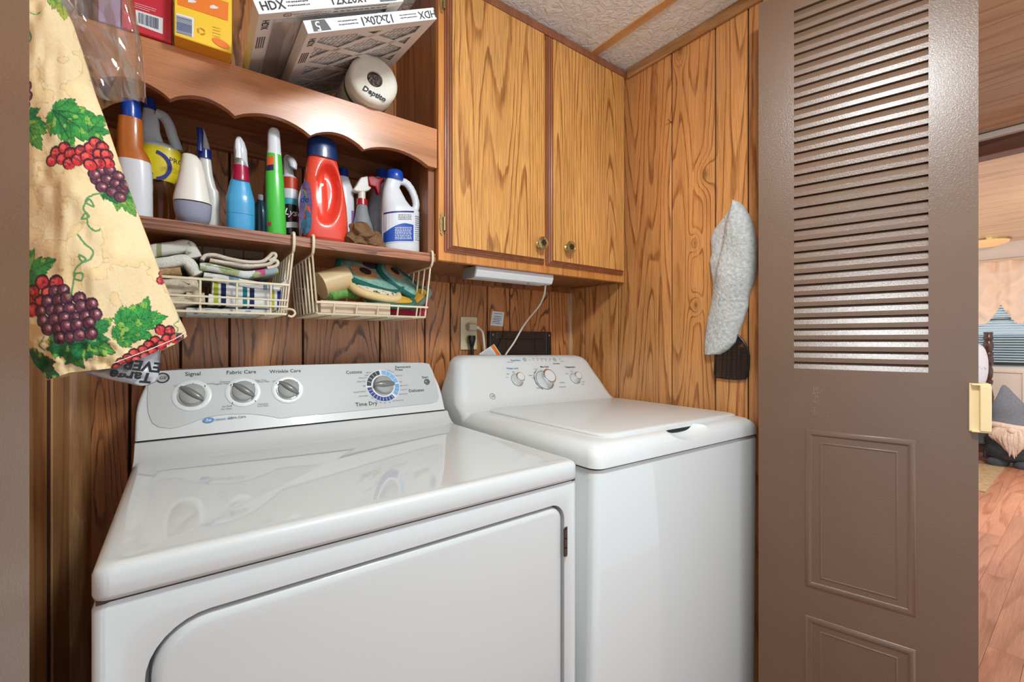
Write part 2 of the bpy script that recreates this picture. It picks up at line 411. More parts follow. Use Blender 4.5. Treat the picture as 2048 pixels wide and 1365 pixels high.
# right wall
wr = struct(box(XR + 0.006, XR + 0.06, 0.47, YB + 0.06, 0, ZCEIL).build('wall_right', M_GROOVE))
ry = [YB + 0.003, 1.2613, 1.0895, 0.8637, 0.7135, 0.615, 0.53, 0.47]
for a, b_ in zip(ry, ry[1:]):
    box(XR, XR + 0.008, b_ + 0.0024, a - 0.0024, 0, ZCEIL).build('board', W_RIGHT, wr, bevel=0.0012, bseg=1)
# left wall
wl = struct(box(XL - 0.06, XL - 0.006, 0.47, YB + 0.06, 0, ZCEIL).build('wall_left', M_GROOVE))
for a, b_ in ((0.47, 1.12), (1.16, YB)):
    box(XL - 0.008, XL, a + 0.002, b_ - 0.002, 0, ZCEIL).build('board', W_LEFT, wl, bevel=0.001, bseg=1)
M_GLUE = plain('old_glue_strip', (74, 44, 26), 0.45, noise=0.6, nscale=40, bump=0.8, bscale=60)
box(XL - 0.008, XL - 0.002, 1.122, 1.158, 0, ZCEIL).build('bare_strip', M_GLUE, wl)
# corner trims
def quarter(x, y, sx, sy, r, name):
    P = [(x, y, 0)] + [(x + sx * r * math.cos(t), y + sy * r * math.sin(t), 0) for t in [PI / 2 * k / 6 for k in range(7)]]
    return struct(MB().prism(P, (0, 0, ZCEIL)).build(name, W_TRIMZ, smooth=40))
quarter(XR, YB, -1, -1, 0.017, 'trim_1')
quarter(XL, YB, 1, -1, 0.030, 'trim_2')
# crown trim along the right wall and the ceiling battens
struct(box(XR - 0.012, XR - 0.0005, 0.5, 1.04, ZCEIL - 0.036, ZCEIL).build('trim_3', W_TRIM, bevel=0.003))
cl = struct(box(XL - 0.1, XR + 0.1, 0.44, YB + 0.06, ZCEIL, ZCEIL + 0.05).build('ceiling', M_PLASTER))
for xb in (0.70, 1.138):
    box(xb - 0.016, xb + 0.016, 0.5, YB, ZCEIL - 0.005, ZCEIL).build('batten', W_BATTEN, cl, bevel=0.001, bseg=1)
# header over the closet opening and the track
struct(box(XL - 0.3, XR + 0.35, 0.43, 0.49, 2.095, ZCEIL).build('trim_4', W_TRIM))
# hall and bedroom ceilings (boards run along y)
hc = struct(MB().box(-2.2, 3.1, -2.4, 0.43, ZCEIL + 0.012, ZCEIL + 0.06).box(1.412, 3.1, 0.43, 0.55, ZCEIL + 0.0125, ZCEIL + 0.06).build('ceiling_hall', M_GROOVE))
xs = np.arange(-2.2, 3.1, 0.53)
for a in xs: box(a, min(a + 0.527, 3.1), -2.4, 0.55 if a > 1.4 else 0.43, ZCEIL, ZCEIL + 0.012).build('ceiling_panel', W_HCEIL if a > 1.4 else M_PLASTER, hc)
bc = struct(box(3.2, 6.75, -1.2, 2.6, ZCEIL + 0.012, ZCEIL + 0.06).build('ceiling_bedroom', M_GROOVE))
for a in np.arange(3.2, 6.7, 0.405): box(a, min(a + 0.401, 6.75), -1.2, 2.6, ZCEIL, ZCEIL + 0.012).build('ceiling_panel', W_BCEIL, bc)
# doorway between hall and bedroom
W_HEAD = wood('doorway_header_wood', (128, 82, 58), (112, 70, 48), (84, 48, 32), grain='Y', rings=8, freq=8.0, pores=0.2, tone=0.1)
M_WTRIM = plain('white_painted_trim', (222, 220, 214), 0.4)
struct(box(3.1, 3.2, -1.2, 2.0, 2.04, ZCEIL).build('trim_5', W_HEAD, bevel=0.004))
struct(box(3.06, 3.10, -1.2, 0.43, 2.11, ZCEIL - 0.003).build('trim_6', M_WTRIM, bevel=0.006))
M_HALLW = wood('hall_panel', (186, 124, 72), (168, 106, 58), (130, 74, 36), rings=12, freq=6.0, pores=0.3)
struct(box(1.37, 3.2, 0.49, 0.55, 0, ZCEIL).build('wall_hall', M_HALLW))
# floor: base and laminate planks
fl = struct(box(-2.2, 6.75, -2.4, 2.6, -0.06, -0.008).build('floor', plain('floor_base', (110, 62, 40), 0.6)))
pw = 0.0927
plank_cache = {}
def plank(x0, x1, y0):
    ln = round(x1 - x0, 3)
    if ln not in plank_cache:
        me = box(0, ln - 0.001, 0, pw - 0.0008, -0.008, 0).build('plank', W_FLOOR, bevel=0.0006, bseg=1)
        plank_cache[ln] = me.data; bpy.data.objects.remove(me)
    o = bpy.data.objects.new('plank', plank_cache[ln]); col.objects.link(o); o.location = (x0, y0, 0); o.parent = fl
y_first = 0.263 - pw * 2
for j in range(8):
    off = [0.0, 0.37, 0.82, 0.16, 0.6, 0.28, 0.95, 0.5][j]
    x0 = 1.6 - off
    while x0 < 6.6:
        plank(x0, x0 + 1.2, y_first + j * pw); x0 += 1.2
MB().box(-2.2, 6.7, -2.4, y_first - 0.001, -0.008, 0).box(-2.2, 6.7, y_first + 8 * pw, 2.6, -0.008, 0).build('laminate_field', W_FLOOR, fl)
# bedroom far wall
XW = 6.62
M_BWALL = plain('white_wall_panel', (236, 224, 212), 0.5)
fw = struct(MB().box(XW, XW + 0.08, -1.2, 2.6, 0, 0.88).box(XW, XW + 0.08, -1.2, 2.6, 1.98, ZCEIL).box(XW, XW + 0.08, -1.2, 0.1, 0.88, 1.98).box(XW, XW + 0.08, 1.25, 2.6, 0.88, 1.98).build('wall_bedroom', M_BWALL))
for yy in (0.12, 0.47, 0.82): box(XW - 0.012, XW, yy - 0.01, yy + 0.01, 0.09, 0.84).build('wall_stile', M_BWALL, fw, bevel=0.002)
box(XW - 0.014, XW, -0.4, 1.4, 0.83, 0.855).build('chair_rail', M_BWALL, fw, bevel=0.003)
struct(box(XW - 0.015, XW, -0.4, 1.4, 0, 0.09).build('baseboard_bedroom', plain('brown_baseboard', (120, 84, 60), 0.5), bevel=0.003))

# ================================================================== BIFOLD DOORS
NL, PITCH, ZL0 = 33, 0.0275, 1.068
def leaf(name, P1, e, n, label, with_slats=True):
    P1, e, n = Vector(P1), Vector(e).normalized(), Vector(n).normalized()
    def L(s, o, z): return P1 + e * s + n * o + Vector((0, 0, z))
    def lbox(mb, s0, s1, o0, o1, z0, z1):
        vs = [L(s, o, z) for z in (z0, z1) for s, o in ((s0, o0), (s1, o0), (s1, o1), (s0, o1))]
        return mb.add(vs, [(0, 3, 2, 1), (4, 5, 6, 7), (0, 1, 5, 4), (1, 2, 6, 5), (2, 3, 7, 6), (3, 0, 4, 7)])
    root = thing(name, None, None, L(0.2, -0.015, 0)); root['kind'] = 'structure'; root['label'] = label
    W, SA, SB, T = 0.40, 0.0788, 0.325, 0.03
    ztop = ZL0 + NL * PITCH
    mb = MB()
    lbox(mb, 0, SA, -T, 0, 0.015, 2.03); lbox(mb, SB, W, -T, 0, 0.015, 2.03)
    lbox(mb, SA, SB, -T, 0, 0.015, ZL0); lbox(mb, SA, SB, -T, 0, ztop, 2.03)
    lbox(mb, SA, SB, -T, -0.022, ZL0, ztop)
    body = mb.build('leaf_body', M_DOOR, root)
    prof = [(0, 0), (0, 0.0105), (-0.0068, 0.0256), (-0.0145, 0.0256), (-0.0145, 0)]
    if with_slats:
        me = MB().prism([L(SA, o, ZL0 + z) for o, z in prof], e * (SB - SA)).build('louver_slat', M_DOOR)
        for k in range(NL):
            o = bpy.data.objects.new('louver_slat', me.data); col.objects.link(o); o.location = (0, 0, k * PITCH); attach(o, root)
        bpy.data.objects.remove(me)
    else:
        mb = MB()
        for k in range(NL): mb.prism([L(SA, o, ZL0 + z + k * PITCH) for o, z in prof], e * (SB - SA))
        tag(mb.build('louver_slats', M_DOOR, root), kind='stuff')
    def rings(s0, s1, z0, z1, pr, nm):
        R = [[L(s0 + i, h, z0 + i), L(s1 - i, h, z0 + i), L(s1 - i, h, z1 - i), L(s0 + i, h, z1 - i)] for i, h in pr]
        return MB().loft(R, cap=False).build(nm, M_DOOR, root, smooth=50)
    for (z0, z1) in ((0.542, 0.9295), (0.10, 0.470)):
        rings(0.102, 0.305, z0, z1, [(0, 0), (0.002, 0.0025), (0.006, 0.0032), (0.011, 0.0032), (0.014, 0.0004)], 'panel_molding')
        rings(0.132, 0.2755, z0 + 0.027, z1 - 0.029, [(0, 0.0002), (0.0012, 0.0014), (0.003, 0.0014), (0.0045, 0.0002)], 'panel_line')
    return root, L, lbox
D2, L2, lbox2 = leaf('door_2', (1.21003, 0.54126, 0), (0.25193, -0.96774, 0), (-0.96774, -0.25193, 0), 'brown embossed folding door leaf with louvers beside the washer')
# second leaf folded behind it
leafb = MB(); a0 = Vector((1.345, 0.165, 0)); b0 = Vector((1.372, 0.50, 0)); t0 = (b0 - a0).normalized(); n0 = Vector((t0.y, -t0.x, 0))
leafb.add([a0 + Vector((0, 0, 0.015)), b0 + Vector((0, 0, 0.015)), b0 + n0 * 0.03 + Vector((0, 0, 0.015)), a0 + n0 * 0.03 + Vector((0, 0, 0.015)),
           a0 + Vector((0, 0, 2.03)), b0 + Vector((0, 0, 2.03)), b0 + n0 * 0.03 + Vector((0, 0, 2.03)), a0 + n0 * 0.03 + Vector((0, 0, 2.03))],
          [(0, 3, 2, 1), (4, 5, 6, 7), (0, 1, 5, 4), (1, 2, 6, 5), (2, 3, 7, 6), (3, 0, 4, 7)]).build('folded_leaf', M_DOOR, D2)
# cream pull handle on the free edge
hb = MB()
lbox2(hb, 0.386, 0.4175, 0.0, 0.004, 0.9605, 1.0600)
lbox2(hb, 0.388, 0.4165, 0.004, 0.013, 0.9605, 0.9645); lbox2(hb, 0.388, 0.4165, 0.004, 0.013, 1.056, 1.0600)
lbox2(hb, 0.400, 0.4165, 0.004, 0.0165, 0.964, 1.0565)
lbox2(hb, 0.4005, 0.4175, -0.03, 0.004, 0.9605, 1.0600)
tag(hb.build('handle', M_CREAMP, D2, bevel=0.0015), 'cream plastic pull handle')
# paint chips
ch = MB()
for i in range(60):
    s = 0.118 + abs(random.gauss(0, 0.008)) * (2.5 if random.random() < 0.2 else 1); z = random.uniform(0.965, 1.035)
    h = random.uniform(0.0004, 0.0013); w_ = random.uniform(0.0003, 0.0006)
    ch.face([L2(s, 0.0006, z), L2(s + w_, 0.0006, z), L2(s + w_, 0.0006, z + h), L2(s, 0.0006, z + h)])
tag(ch.build('paint_chips', plain('bare_metal_chip', (226, 214, 200), 0.4), D2), kind='stuff')
leaf('door_1', (-0.0945, 0.5, 0), (-0.2519, -0.9677, 0), (0.9677, -0.2519, 0), 'brown embossed folding door leaf at the left edge', with_slats=False)

# ================================================================== HALL LAMP (lights the closet)
LX, LY = 0.52, 0.08
hl = thing('ceiling_lamp', 'round white flush ceiling lamp in the hall', 'lamp', (LX, LY, ZCEIL))
MB().lathe([(0, 0.06), (-0.02, 0.06), (-0.022, 0.012), (-0.07, 0.012), (-0.072, 0.15), (-0.088, 0.15), (-0.09, 0.14)], (LX, LY, ZCEIL), seg=32).build('lamp_base', M_WTRIM, hl, smooth=40)
m_em, N_, L_, b_ = newmat('lamp_glass')
b_.inputs['Emission Color'].default_value = (0.91, 1.0, 1.03, 1); b_.inputs['Emission Strength'].default_value = LAMP_STRENGTH
MB().lathe([(-0.09, 0.132), (-0.115, 0.125), (-0.14, 0.10), (-0.155, 0.06), (-0.16, 0.0)], (LX, LY, ZCEIL), seg=32).build('lamp_shade', m_em, hl, smooth=60)

# ================================================================== DRYER
dr = thing('clothes_dryer', 'white front-load dryer with grey control panel, left of the washer', 'dryer', (0.27, 0.95, 0))
DX0, DX1, DY0 = -0.0735, 0.6125, 0.608
body = rloft([(0.0, DX0, DX1, DY0, 1.29, 0.012), (0.872, DX0, DX1, DY0, 1.29, 0.012), (0.879, DX0 + 0.003, DX1 - 0.003, DY0 + 0.003, 1.288, 0.012)]).build('body', M_WHITE, dr, smooth=35)
# door recess and door
def door_ring(off, y):
    x0, x1, z0, z1 = -0.031 - off, 0.5775 + off, 0.22 - off, 0.8435 + off
    P = rrect(x0, x1, z0, z1, (0.06 + off, 0.032 + off, 0.058 + off, 0.06 + off), 0, 8)
    return [(p[0], y, p[1]) for p in P]
cut = MB().loft([door_ring(0.0, DY0 - 0.02), door_ring(0.0, DY0 + 0.03)]).build('cutter', None)
boolean_cut(body, cut)
dd = MB().loft([door_ring(-0.005, DY0 + 0.028), door_ring(-0.005, DY0 + 0.007), door_ring(-0.0062, DY0 + 0.0035), door_ring(-0.010, DY0 + 0.001), door_ring(-0.016, DY0)]).build('door', M_WHITE, dr, smooth=40)
MB().loft([door_ring(-0.002, DY0 + 0.029), door_ring(-0.002, DY0 + 0.026)]).build('door_seal', M_SEAL, dr, smooth=40)
hg = thing('hinge', None, None, (0.5775, DY0, 0.77)); attach(hg, dr)
for k in range(3): MB().lathe([(0, 0.0035), (0.0155, 0.0035)], (0.5785, DY0 - 0.0015, 0.7425 + 0.0175 * k), seg=10).build('knuckle', M_STEELH, hg, smooth=40)
box(0.578, 0.5845, DY0 - 0.0012, DY0 + 0.0002, 0.742, 0.796).build('hinge_leaf', M_STEELH, hg)
# deck with raised rim
box(DX0 + 0.004, DX1 - 0.004, DY0 + 0.003, 1.28, 0.878, 0.883).build('lid_seam', plain('brown_gap', (72, 58, 50), 0.7), dr)
def ins(z, i, r=0.016): return (z, DX0 + i, DX1 - i, DY0 - 0.004 + i, 1.29 - i, r)
rloft([ins(0.8815, 0.005), ins(0.8835, 0.001), ins(0.888, 0.0), ins(0.908, 0.0), ins(0.914, 0.0025), ins(0.9175, 0.008), ins(0.9178, 0.014), ins(0.9155, 0.024), ins(0.9135, 0.034)]).build('top_deck', M_WHITE, dr, smooth=60)
pr = [(1.070, 0.909), (1.085, 0.9145), (1.102, 0.921), (1.116, 0.933), (1.126, 0.9475), (1.29, 0.9475), (1.29, 0.909)]
MB().prism([(DX0 + 0.0005, y, z) for y, z in pr], (DX1 - DX0 - 0.001, 0, 0)).build('deck_riser', M_WHITE, dr, smooth=40, bevel=0.002)
# console
CP, CE2, CN = Vector((0, 1.13, 0.951)), Vector((0, 0.4418, 0.8971)), Vector((0, -0.8971, 0.4418))
def crow(z):
    t = (z - 0.951) / 0.132
    w = 0.0 if t < 0.3 else 0.03 * ((t - 0.3) / 0.7) ** 2
    if t > 0.85: w += 0.035 * (1 - math.sqrt(max(0, 1 - ((t - 0.85) / 0.15) ** 2)))
    return (z, DX0 - 0.0035 + w + 0.004, DX1 - 0.006 - w, 1.13 + 0.065 * t + (0.004 * max(0, (t - 0.93) / 0.07) ** 2), 1.29, (0.006, 0.004, 0.004, 0.006))
rloft([crow(z) for z in [0.951 + 0.132 * q for q in (0, .1, .2, .3, .4, .5, .6, .7, .78, .85, .89, .93, .96, .98, .992, 1.0)]], 3).build('console', M_WHITEP, dr, smooth=50)
box(DX0 + 0.004, DX1 - 0.008, 1.132, 1.28, 0.9475, 0.951).build('console_seam', M_DARKGAP, dr)
def cp(u, v, off=0.0): return onplane(u, v, CP, CN, off)
sil = [(321, 742), (560, 731), (780, 726), (845, 725.5), (858, 728), (866, 745), (874, 775), (878, 795), (874, 803), (862, 807), (780, 815), (700, 823), (640, 829), (560, 837), (535, 832), (500, 828), (460, 828.5), (428, 832), (400, 839), (380, 847), (360, 854), (342, 857.5), (318, 855), (304, 846), (296, 826), (294, 800), (296, 770), (303, 748)]
MB().prism([cp(u, v, 0.0004) for u, v in sil], CN * 0.0012).build('silver_face', M_SILVER, dr, bevel=0.0004, bseg=1)
EX = Vector((1, 0, 0))
def disc_ring(mb, P, e1, e2, r0, r1, a0, a1, n, seg=40):
    P, e1, e2, n = Vector(P), Vector(e1), Vector(e2), Vector(n); k = max(2, int(seg * abs(a1 - a0) / (2 * PI)))
    vs = []; 
    for i in range(k + 1):
        a = a0 + (a1 - a0) * i / k; dv = e1 * math.cos(a) + e2 * math.sin(a); vs += [P + dv * r0 + n, P + dv * r1 + n]
    return mb.add(vs, [(2 * i, 2 * i + 1, 2 * i + 3, 2 * i + 2) for i in range(k)])
def dknob(u, v, r, ang, nm='knob'):
    P = cp(u, v, 0.0016)
    k = thing(nm, None, None, P); attach(k, dr)
    MB().lathe([(0, r * 1.42), (0.0012, r * 1.42), (0.002, r * 1.34), (0.0012, r * 1.1)], P, CN, 36).build('dial_ring', M_WHITEP, k, smooth=40)
    MB().lathe([(0.001, r * 1.02), (0.003, r * 1.04), (0.0045, r)], P, CN, 32).build('chrome_ring', M_CHROME, k, smooth=40)
    MB().lathe([(0.003, r * 0.97), (0.011, r * 0.92), (0.0135, r * 0.84), (0.0145, 0)], P, CN, 32).build('cap', M_GREYKNOB, k, smooth=50)
    d1 = EX * math.cos(ang) + CE2 * math.sin(ang); d2 = CN.cross(d1)
    Q = P + CN * 0.014; rg = []
    for t in np.linspace(-1.05, 1.05, 13):
        w_ = r * 0.30 * math.sqrt(max(0.02, 1 - (t / 1.08) ** 2)); hh = 0.0085 * (1 - 0.35 * t * t)
        rg.append([Q + d1 * (r * t) + d2 * (w_ * c) + CN * (hh * s_ - 0.004) for c, s_ in ((-1, 0), (-0.92, 0.7), (-0.5, 1), (0.5, 1), (0.92, 0.7), (1, 0))])
    MB().loft(rg).build('grip', M_KNOBRIB, k, smooth=50)
    return P
for (u, v, r) in ((384.5, 791, 0.0248), (487, 784, 0.0248), (576.5, 779, 0.0248)):
    dknob(u, v, r, math.radians(140))
PT = cp(766.5, 771.5, 0.0018)
tk = thing('timer_dial', None, None, PT); attach(tk, dr)
RT = 0.0465
MB().lathe([(0, RT), (0.0006, RT)], PT, CN, 48).build('dial_plate', M_WHITEP, tk)
def seg_(nm, mat, a0, a1): disc_ring(MB(), PT, EX, CE2, RT * 0.70, RT * 0.955, math.radians(a0), math.radians(a1), CN * 0.0009).build(nm, mat, tk)
seg_('black_segment', M_BLACKP, 97, 177); seg_('navy_segment', M_NAVY, 184, 306); seg_('light_blue_segment', M_SKY, 10, 88); seg_('blue_segment', plain('mid_blue_print', (110, 164, 214), 0.5), 316, 364)
tm = MB()
for a in list(range(112, 175, 16)) + list(range(196, 304, 13)) + [30, 52, 70, 330, 346]:
    disc_ring(tm, PT, EX, CE2, RT * 0.73, RT * 0.93, math.radians(a - 0.8), math.radians(a + 0.8), CN * 0.0012)
tag(tm.build('tick_marks', plain('pale_tick', (206, 222, 240), 0.5), tk), kind='stuff')
dk = thing('knob', None, None, PT); attach(dk, dr)
r = 0.0262
MB().lathe([(0.0008, r * 1.04), (0.003, r * 1.06), (0.0045, r)], PT, CN, 32).build('chrome_ring', M_CHROME, dk, smooth=40)
MB().lathe([(0.003, r), (0.011, r * 0.96), (0.014, r * 0.86), (0.015, 0)], PT, CN, 32).build('cap', M_GREYKNOB, dk, smooth=50)
rg = []
for t in np.linspace(-1.12, 1.02, 13):
    w_ = r * 0.34 * math.sqrt(max(0.01, 1 - (t / 1.15) ** 2)); hh = 0.009 * (1 - 0.4 * t * t)
    rg.append([PT + CN * 0.0145 + EX * (r * t) + CE2 * (w_ * c) + CN * (hh * s_ - 0.004) for c, s_ in ((-1, 0), (-0.92, 0.7), (-0.5, 1), (0.5, 1), (0.92, 0.7), (1, 0))])
MB().loft(rg).build('grip', M_KNOBRIB, dk, smooth=50)
PS = cp(853.5, 764, 0.0014)
MB().lathe([(0, 0.0085), (0.003, 0.0085), (0.0042, 0.007), (0.0045, 0)], PS, CN, 24).build('start_button', M_BUTTON, dr, smooth=40)
tx = MB(); tg = MB()
def ct(s, u, v, size, mb=None, align='CENTER'):
    if mb is None: MB().text(s, cp(u, v, 0.0020), EX, CE2, size, align).build('word', M_INK, dr)
    else: mb.text(s, cp(u, v, 0.0020), EX, CE2, size, align)
ct('Signal', 386, 748, 0.0125); ct('Fabric Care', 483, 744.5, 0.0125); ct('Wrinkle Care', 571, 742.5, 0.0122)
ct('Cottons', 708, 744.5, 0.0125); ct('Permanent', 806, 734, 0.0105); ct('Press', 798, 739.5, 0.0105); ct('Start', 850, 754.5, 0.0105)
ct('Delicates', 833, 781, 0.0125); ct('Time Dry', 733, 808, 0.0145)
for s, u, v in (('Off', 352, 772), ('Medium', 386, 762), ('Loud', 420, 767), ('Extreme', 450, 763.5), ('Regular Heat', 443, 767.5), ('Easy Care', 522, 760.5), ('Medium Heat', 524, 763.5), ('Air Fluff', 454, 813), ('No Heat', 453, 818), ('Delicates', 526, 808), ('Low Heat', 526, 812), ('Off', 548, 763), ('On', 598, 761),
                ('More Dry', 741, 745), ('Less Dry', 737, 750), ('Sensor Dry', 727, 755.5), ('Damp Dry', 723, 763), ('Off', 728, 772), ('Quick Fluff 20', 719, 784), ('Dewrinkle', 727, 792), ('80', 745, 796), ('60', 753, 802), ('50', 761, 805), ('40', 770, 806), ('30', 779, 805), ('More Dry', 773, 741), ('Less Dry', 781, 744), ('Damp Dry', 797, 751), ('Off', 801, 764), ('More Dry', 808, 771), ('Less Dry', 808, 779), ('Damp Dry', 807, 788), ('20 Towels/10', 796, 801)):
    ct(s, u, v, 0.0056, tg)
for (u, v) in ((386, 768), (410, 772), (359, 776), (462, 770), (508, 769), (465, 806), (511, 802), (553, 767), (595, 765)):
    P = cp(u, v, 0.004); tx.obox(P, EX, CE2, CN, 0.0007, 0.002, 0.0002)
tag(tx.build('pointer_marks', M_INK, dr), kind='stuff'); tag(tg.build('small_lettering', M_INKG, dr), kind='stuff')
PH = cp(417, 840.5, 0.0018)
MB().lathe([(0, 0.0058), (0.0006, 0.0058)], PH, CN, 24, sx=1.75, e1=CE2).build('badge', M_HEBLUE, dr)
MB().text('he', PH + CN * 0.0009, EX, CE2, 0.010, shear=0.2).build('badge_lettering', M_PAPER, dr)
MB().text('sensor dry', cp(430, 839, 0.0020), EX, CE2, 0.0075, 'LEFT').build('blue_lettering', M_HEBLUE, dr)
MB().text('Ultra Care', cp(457, 836, 0.0020), EX, CE2, 0.0075, 'LEFT').build('pale_lettering', M_INKG, dr)
PB = cp(325, 756, 0.0016)
mbb = MB()
for r0, r1 in ((0.006, 0.0066), (0.0052, 0.0056)): disc_ring(mbb, PB, EX, CE2, r0 * 1.7, r1 * 1.8, 0, 2 * PI, CN * 0.0005)
mbb.text('GE', PB + CN * 0.0006, EX, CE2, 0.010, shear=0.3).build('round_emblem', M_INK, dr)
MB().lathe([(0, 0.0125), (0.0004, 0.0125)], PB - CN * 0.0003, CN, 28).build('emblem_plate', M_LTBUTTON, dr)

# ================================================================== WASHER
wa = thing('clothes_washer', 'white top-load washer with sloped control panel, right of the dryer', 'washer', (0.625, 0.9, 0))
WX0, WX1, WY0 = 0.624, 1.298, 0.587
rloft([(0.0, WX0, WX1, WY0, 1.24, 0.02), (0.885, WX0, WX1, WY0, 1.24, 0.02), (0.893, WX0 + 0.004, WX1 - 0.004, WY0 + 0.004, 1.236, 0.02)]).build('body', M_WHITE, wa, smooth=40)
rloft([(0.892, WX0 + 0.006, WX1 - 0.006, WY0 + 0.006, 1.235, 0.02), (0.897, WX0 + 0.006, WX1 - 0.006, WY0 + 0.006, 1.235, 0.02)]).build('seam', M_DARKGAP, wa)
def wi(z, i, f=None, r=0.025): return (z, WX0 - 0.002 + i, WX1 + 0.002 - i, WY0 - 0.004 + (f if f is not None else i), 1.245 - i * 0.3, r)
topf = rloft([wi(0.8965, 0.003), wi(0.898, 0.0), wi(0.914, 0.0015), wi(0.924, 0.005), wi(0.933, 0.012), wi(0.9395, 0.022), wi(0.9425, 0.034), wi(0.9435, 0.05)]).build('top_frame', M_WHITEP, wa, smooth=60)
lidb = rloft([(0.938, 0.695, 1.272, 0.628, 1.082, 0.035), (0.9465, 0.695, 1.272, 0.628, 1.082, 0.035), (0.9495, 0.699, 1.268, 0.632, 1.08, 0.035), (0.9503, 0.708, 1.26, 0.64, 1.078, 0.03)], 8).build('lid', M_WHITEP, wa, smooth=50)
rloft([(0.9432, 0.6965, 1.2705, 0.6295, 1.081, 0.034), (0.9445, 0.6965, 1.2705, 0.6295, 1.081, 0.034)], 8).build('lid_gap', M_DARKGAP, wa)
# scooped finger recess in the front edge
PRc = at(1393, 862, z=0.936)
cutter = MB().lathe([(math.sin(t) * 0.03, math.cos(t) * 1.0 * 0.088) for t in np.linspace(-PI / 2, PI / 2, 13)], (PRc.x, 0.594, 0.947), (0, 0, 1), 32, sx=0.55, e1=(1, 0, 0)).build('cutter', None)
boolean_cut(topf, cutter)
box(PRc.x - 0.064, PRc.x + 0.056, 0.6285, 0.646, 0.929, 0.9385).build('handle_slot', M_DARKGAP, wa)
# console
def wrow(z, yf):
    t = max(0.0, min(1.0, (z - 0.945) / 0.158))
    s_ = t * t * (3 - 2 * t); w = 0.012 + 0.045 * s_
    if t > 0.8: w += 0.05 * (1 - math.sqrt(max(0, 1 - ((t - 0.8) / 0.2) ** 2)))
    return (z, WX0 - 0.001 + (w - 0.012) * 0.8, WX1 - w, yf, 1.25, (0.035, 0.02, 0.02, 0.035))
prof = [(0.902, 1.060), (0.920, 1.062), (0.935, 1.070), (0.945, 1.082), (0.952, 1.096), (0.962, 1.108), (0.975, 1.1185), (0.990, 1.128), (1.005, 1.137), (1.02, 1.146), (1.035, 1.155), (1.05, 1.164), (1.065, 1.173), (1.076, 1.1796), (1.085, 1.185), (1.092, 1.190), (1.097, 1.195), (1.101, 1.203), (1.103, 1.212)]
rloft([wrow(z, y) for z, y in prof], 6).build('console', M_WHITEP, wa, smooth=60)
WP, WE2, WN = Vector((0, 1.128, 0.990)), Vector((0, 0.5145, 0.8575)), Vector((0, -0.8575, 0.5145))
def wp(u, v, off=0.0): return onplane(u, v, WP, WN, off)
def wknob(u, v, r, h):
    P = wp(u, v, 0.0)
    k = thing('knob', None, None, P); attach(k, wa)
    MB().lathe([(0, r * 1.2), (0.002, r * 1.16), (0.004, r * 1.05), (h * 0.75, r * 0.86)], P, WN, 32).build('skirt', M_LTBUTTON if False else M_WHITEP, k, smooth=50)
    MB().lathe([(0.0, r * 1.245), (0.0012, r * 1.245)], P, WN, 32).build('base_ring', M_INKG, k, smooth=40)
    MB().lathe([(h * 0.7, r * 0.9), (h * 0.95, r * 0.92), (h, r * 0.86)], P, WN, 32).build('chrome_ring', M_CHROME, k, smooth=40)
    MB().lathe([(h * 0.9, r * 0.74), (h + 0.0012, r * 0.72), (h + 0.0016, 0)], P, WN, 32).build('cap', M_WHITEP, k, smooth=40)
wknob(1025, 758, 0.0180, 0.025); wknob(1081, 757, 0.0290, 0.033); wknob(1142, 752.5, 0.0170, 0.024)
for u, v in ((1040, 716.5), (1101, 715.5)):
    MB().lathe([(0, 0.0072), (0.002, 0.0072), (0.003, 0.006), (0.0031, 0)], wp(u, v, 0.0), WN, 20).build('button', M_LTBUTTON, wa, smooth=40)
tx = MB(); tb = MB(); tg = MB()
def wt(s, u, v, size, mb=None, align='CENTER'):
    if mb is None or mb is tb: MB().text(s, wp(u, v, 0.0015), EX, WE2, size, align).build('word', M_INK if mb is None else M_INKB, wa)
    else: mb.text(s, wp(u, v, 0.0015), EX, WE2, size, align)
wt('Deep Rinse', 1022, 718, 0.0088, tb); wt('hold to start', 1012, 722, 0.005, tb); wt('Water Level', 1016, 734.5, 0.0095, tb)
wt('Temperature', 1133, 729.5, 0.0095); wt('Main Cycle', 1081, 730, 0.0085); wt('Cycle Status', 1105, 723, 0.007)
for s, u, v in (('Casual', 1063, 735), ('Cold', 1061, 742), ('Whites', 1053, 748), ('Colors', 1060, 753), ('Heavy', 1066, 764), ('Bulky Items', 1071, 773), ('Delicates', 1117, 761), ('Drain & Spin', 1118, 770), ('Fill', 1058, 714), ('Soak', 1066, 714), ('Wash', 1075, 714), ('Rinse', 1083, 714), ('Spin', 1092, 714), ('Lid', 1112, 713.5), ('Locked', 1116, 718), ('Med', 1007, 746), ('Low', 1005, 753), ('Max', 1018, 742), ('Hot', 1136, 738), ('Warm', 1127, 743), ('Cold', 1160, 759), ('Tap', 1159, 764)):
    wt(s, u, v, 0.0058, tg)
PM = wp(1080, 756, 0.0012)
for a in range(118, 236, 9): disc_ring(tx, PM, EX, WE2, 0.0385, 0.0415, math.radians(a), math.radians(a + (5 if a < 150 else 7)), WN * 0)
for u in (1051, 1059, 1067, 1075.5, 1084, 1092): tx.obox(wp(u, 717.5, 0.0015), EX, WE2, WN, 0.001, 0.001, 0.0002)
tag(tx.build('pointer_marks', M_INK, wa), kind='stuff'); tag(tg.build('small_lettering', M_INKG, wa), kind='stuff')
PG = wp(976, 792, 0.0016); em = MB()
for a in np.linspace(0, 2 * PI, 13)[:-1]:
    disc_ring(em, PG + EX * (0.0075 * math.cos(a)) + WE2 * (0.0075 * math.sin(a)), EX, WE2, 0.0018, 0.0028, a - 1.6, a + 1.6, WN * 0)
em.text('GE', PG, EX, WE2, 0.0085, shear=0.35)
em.build('round_emblem', M_INKG, wa)
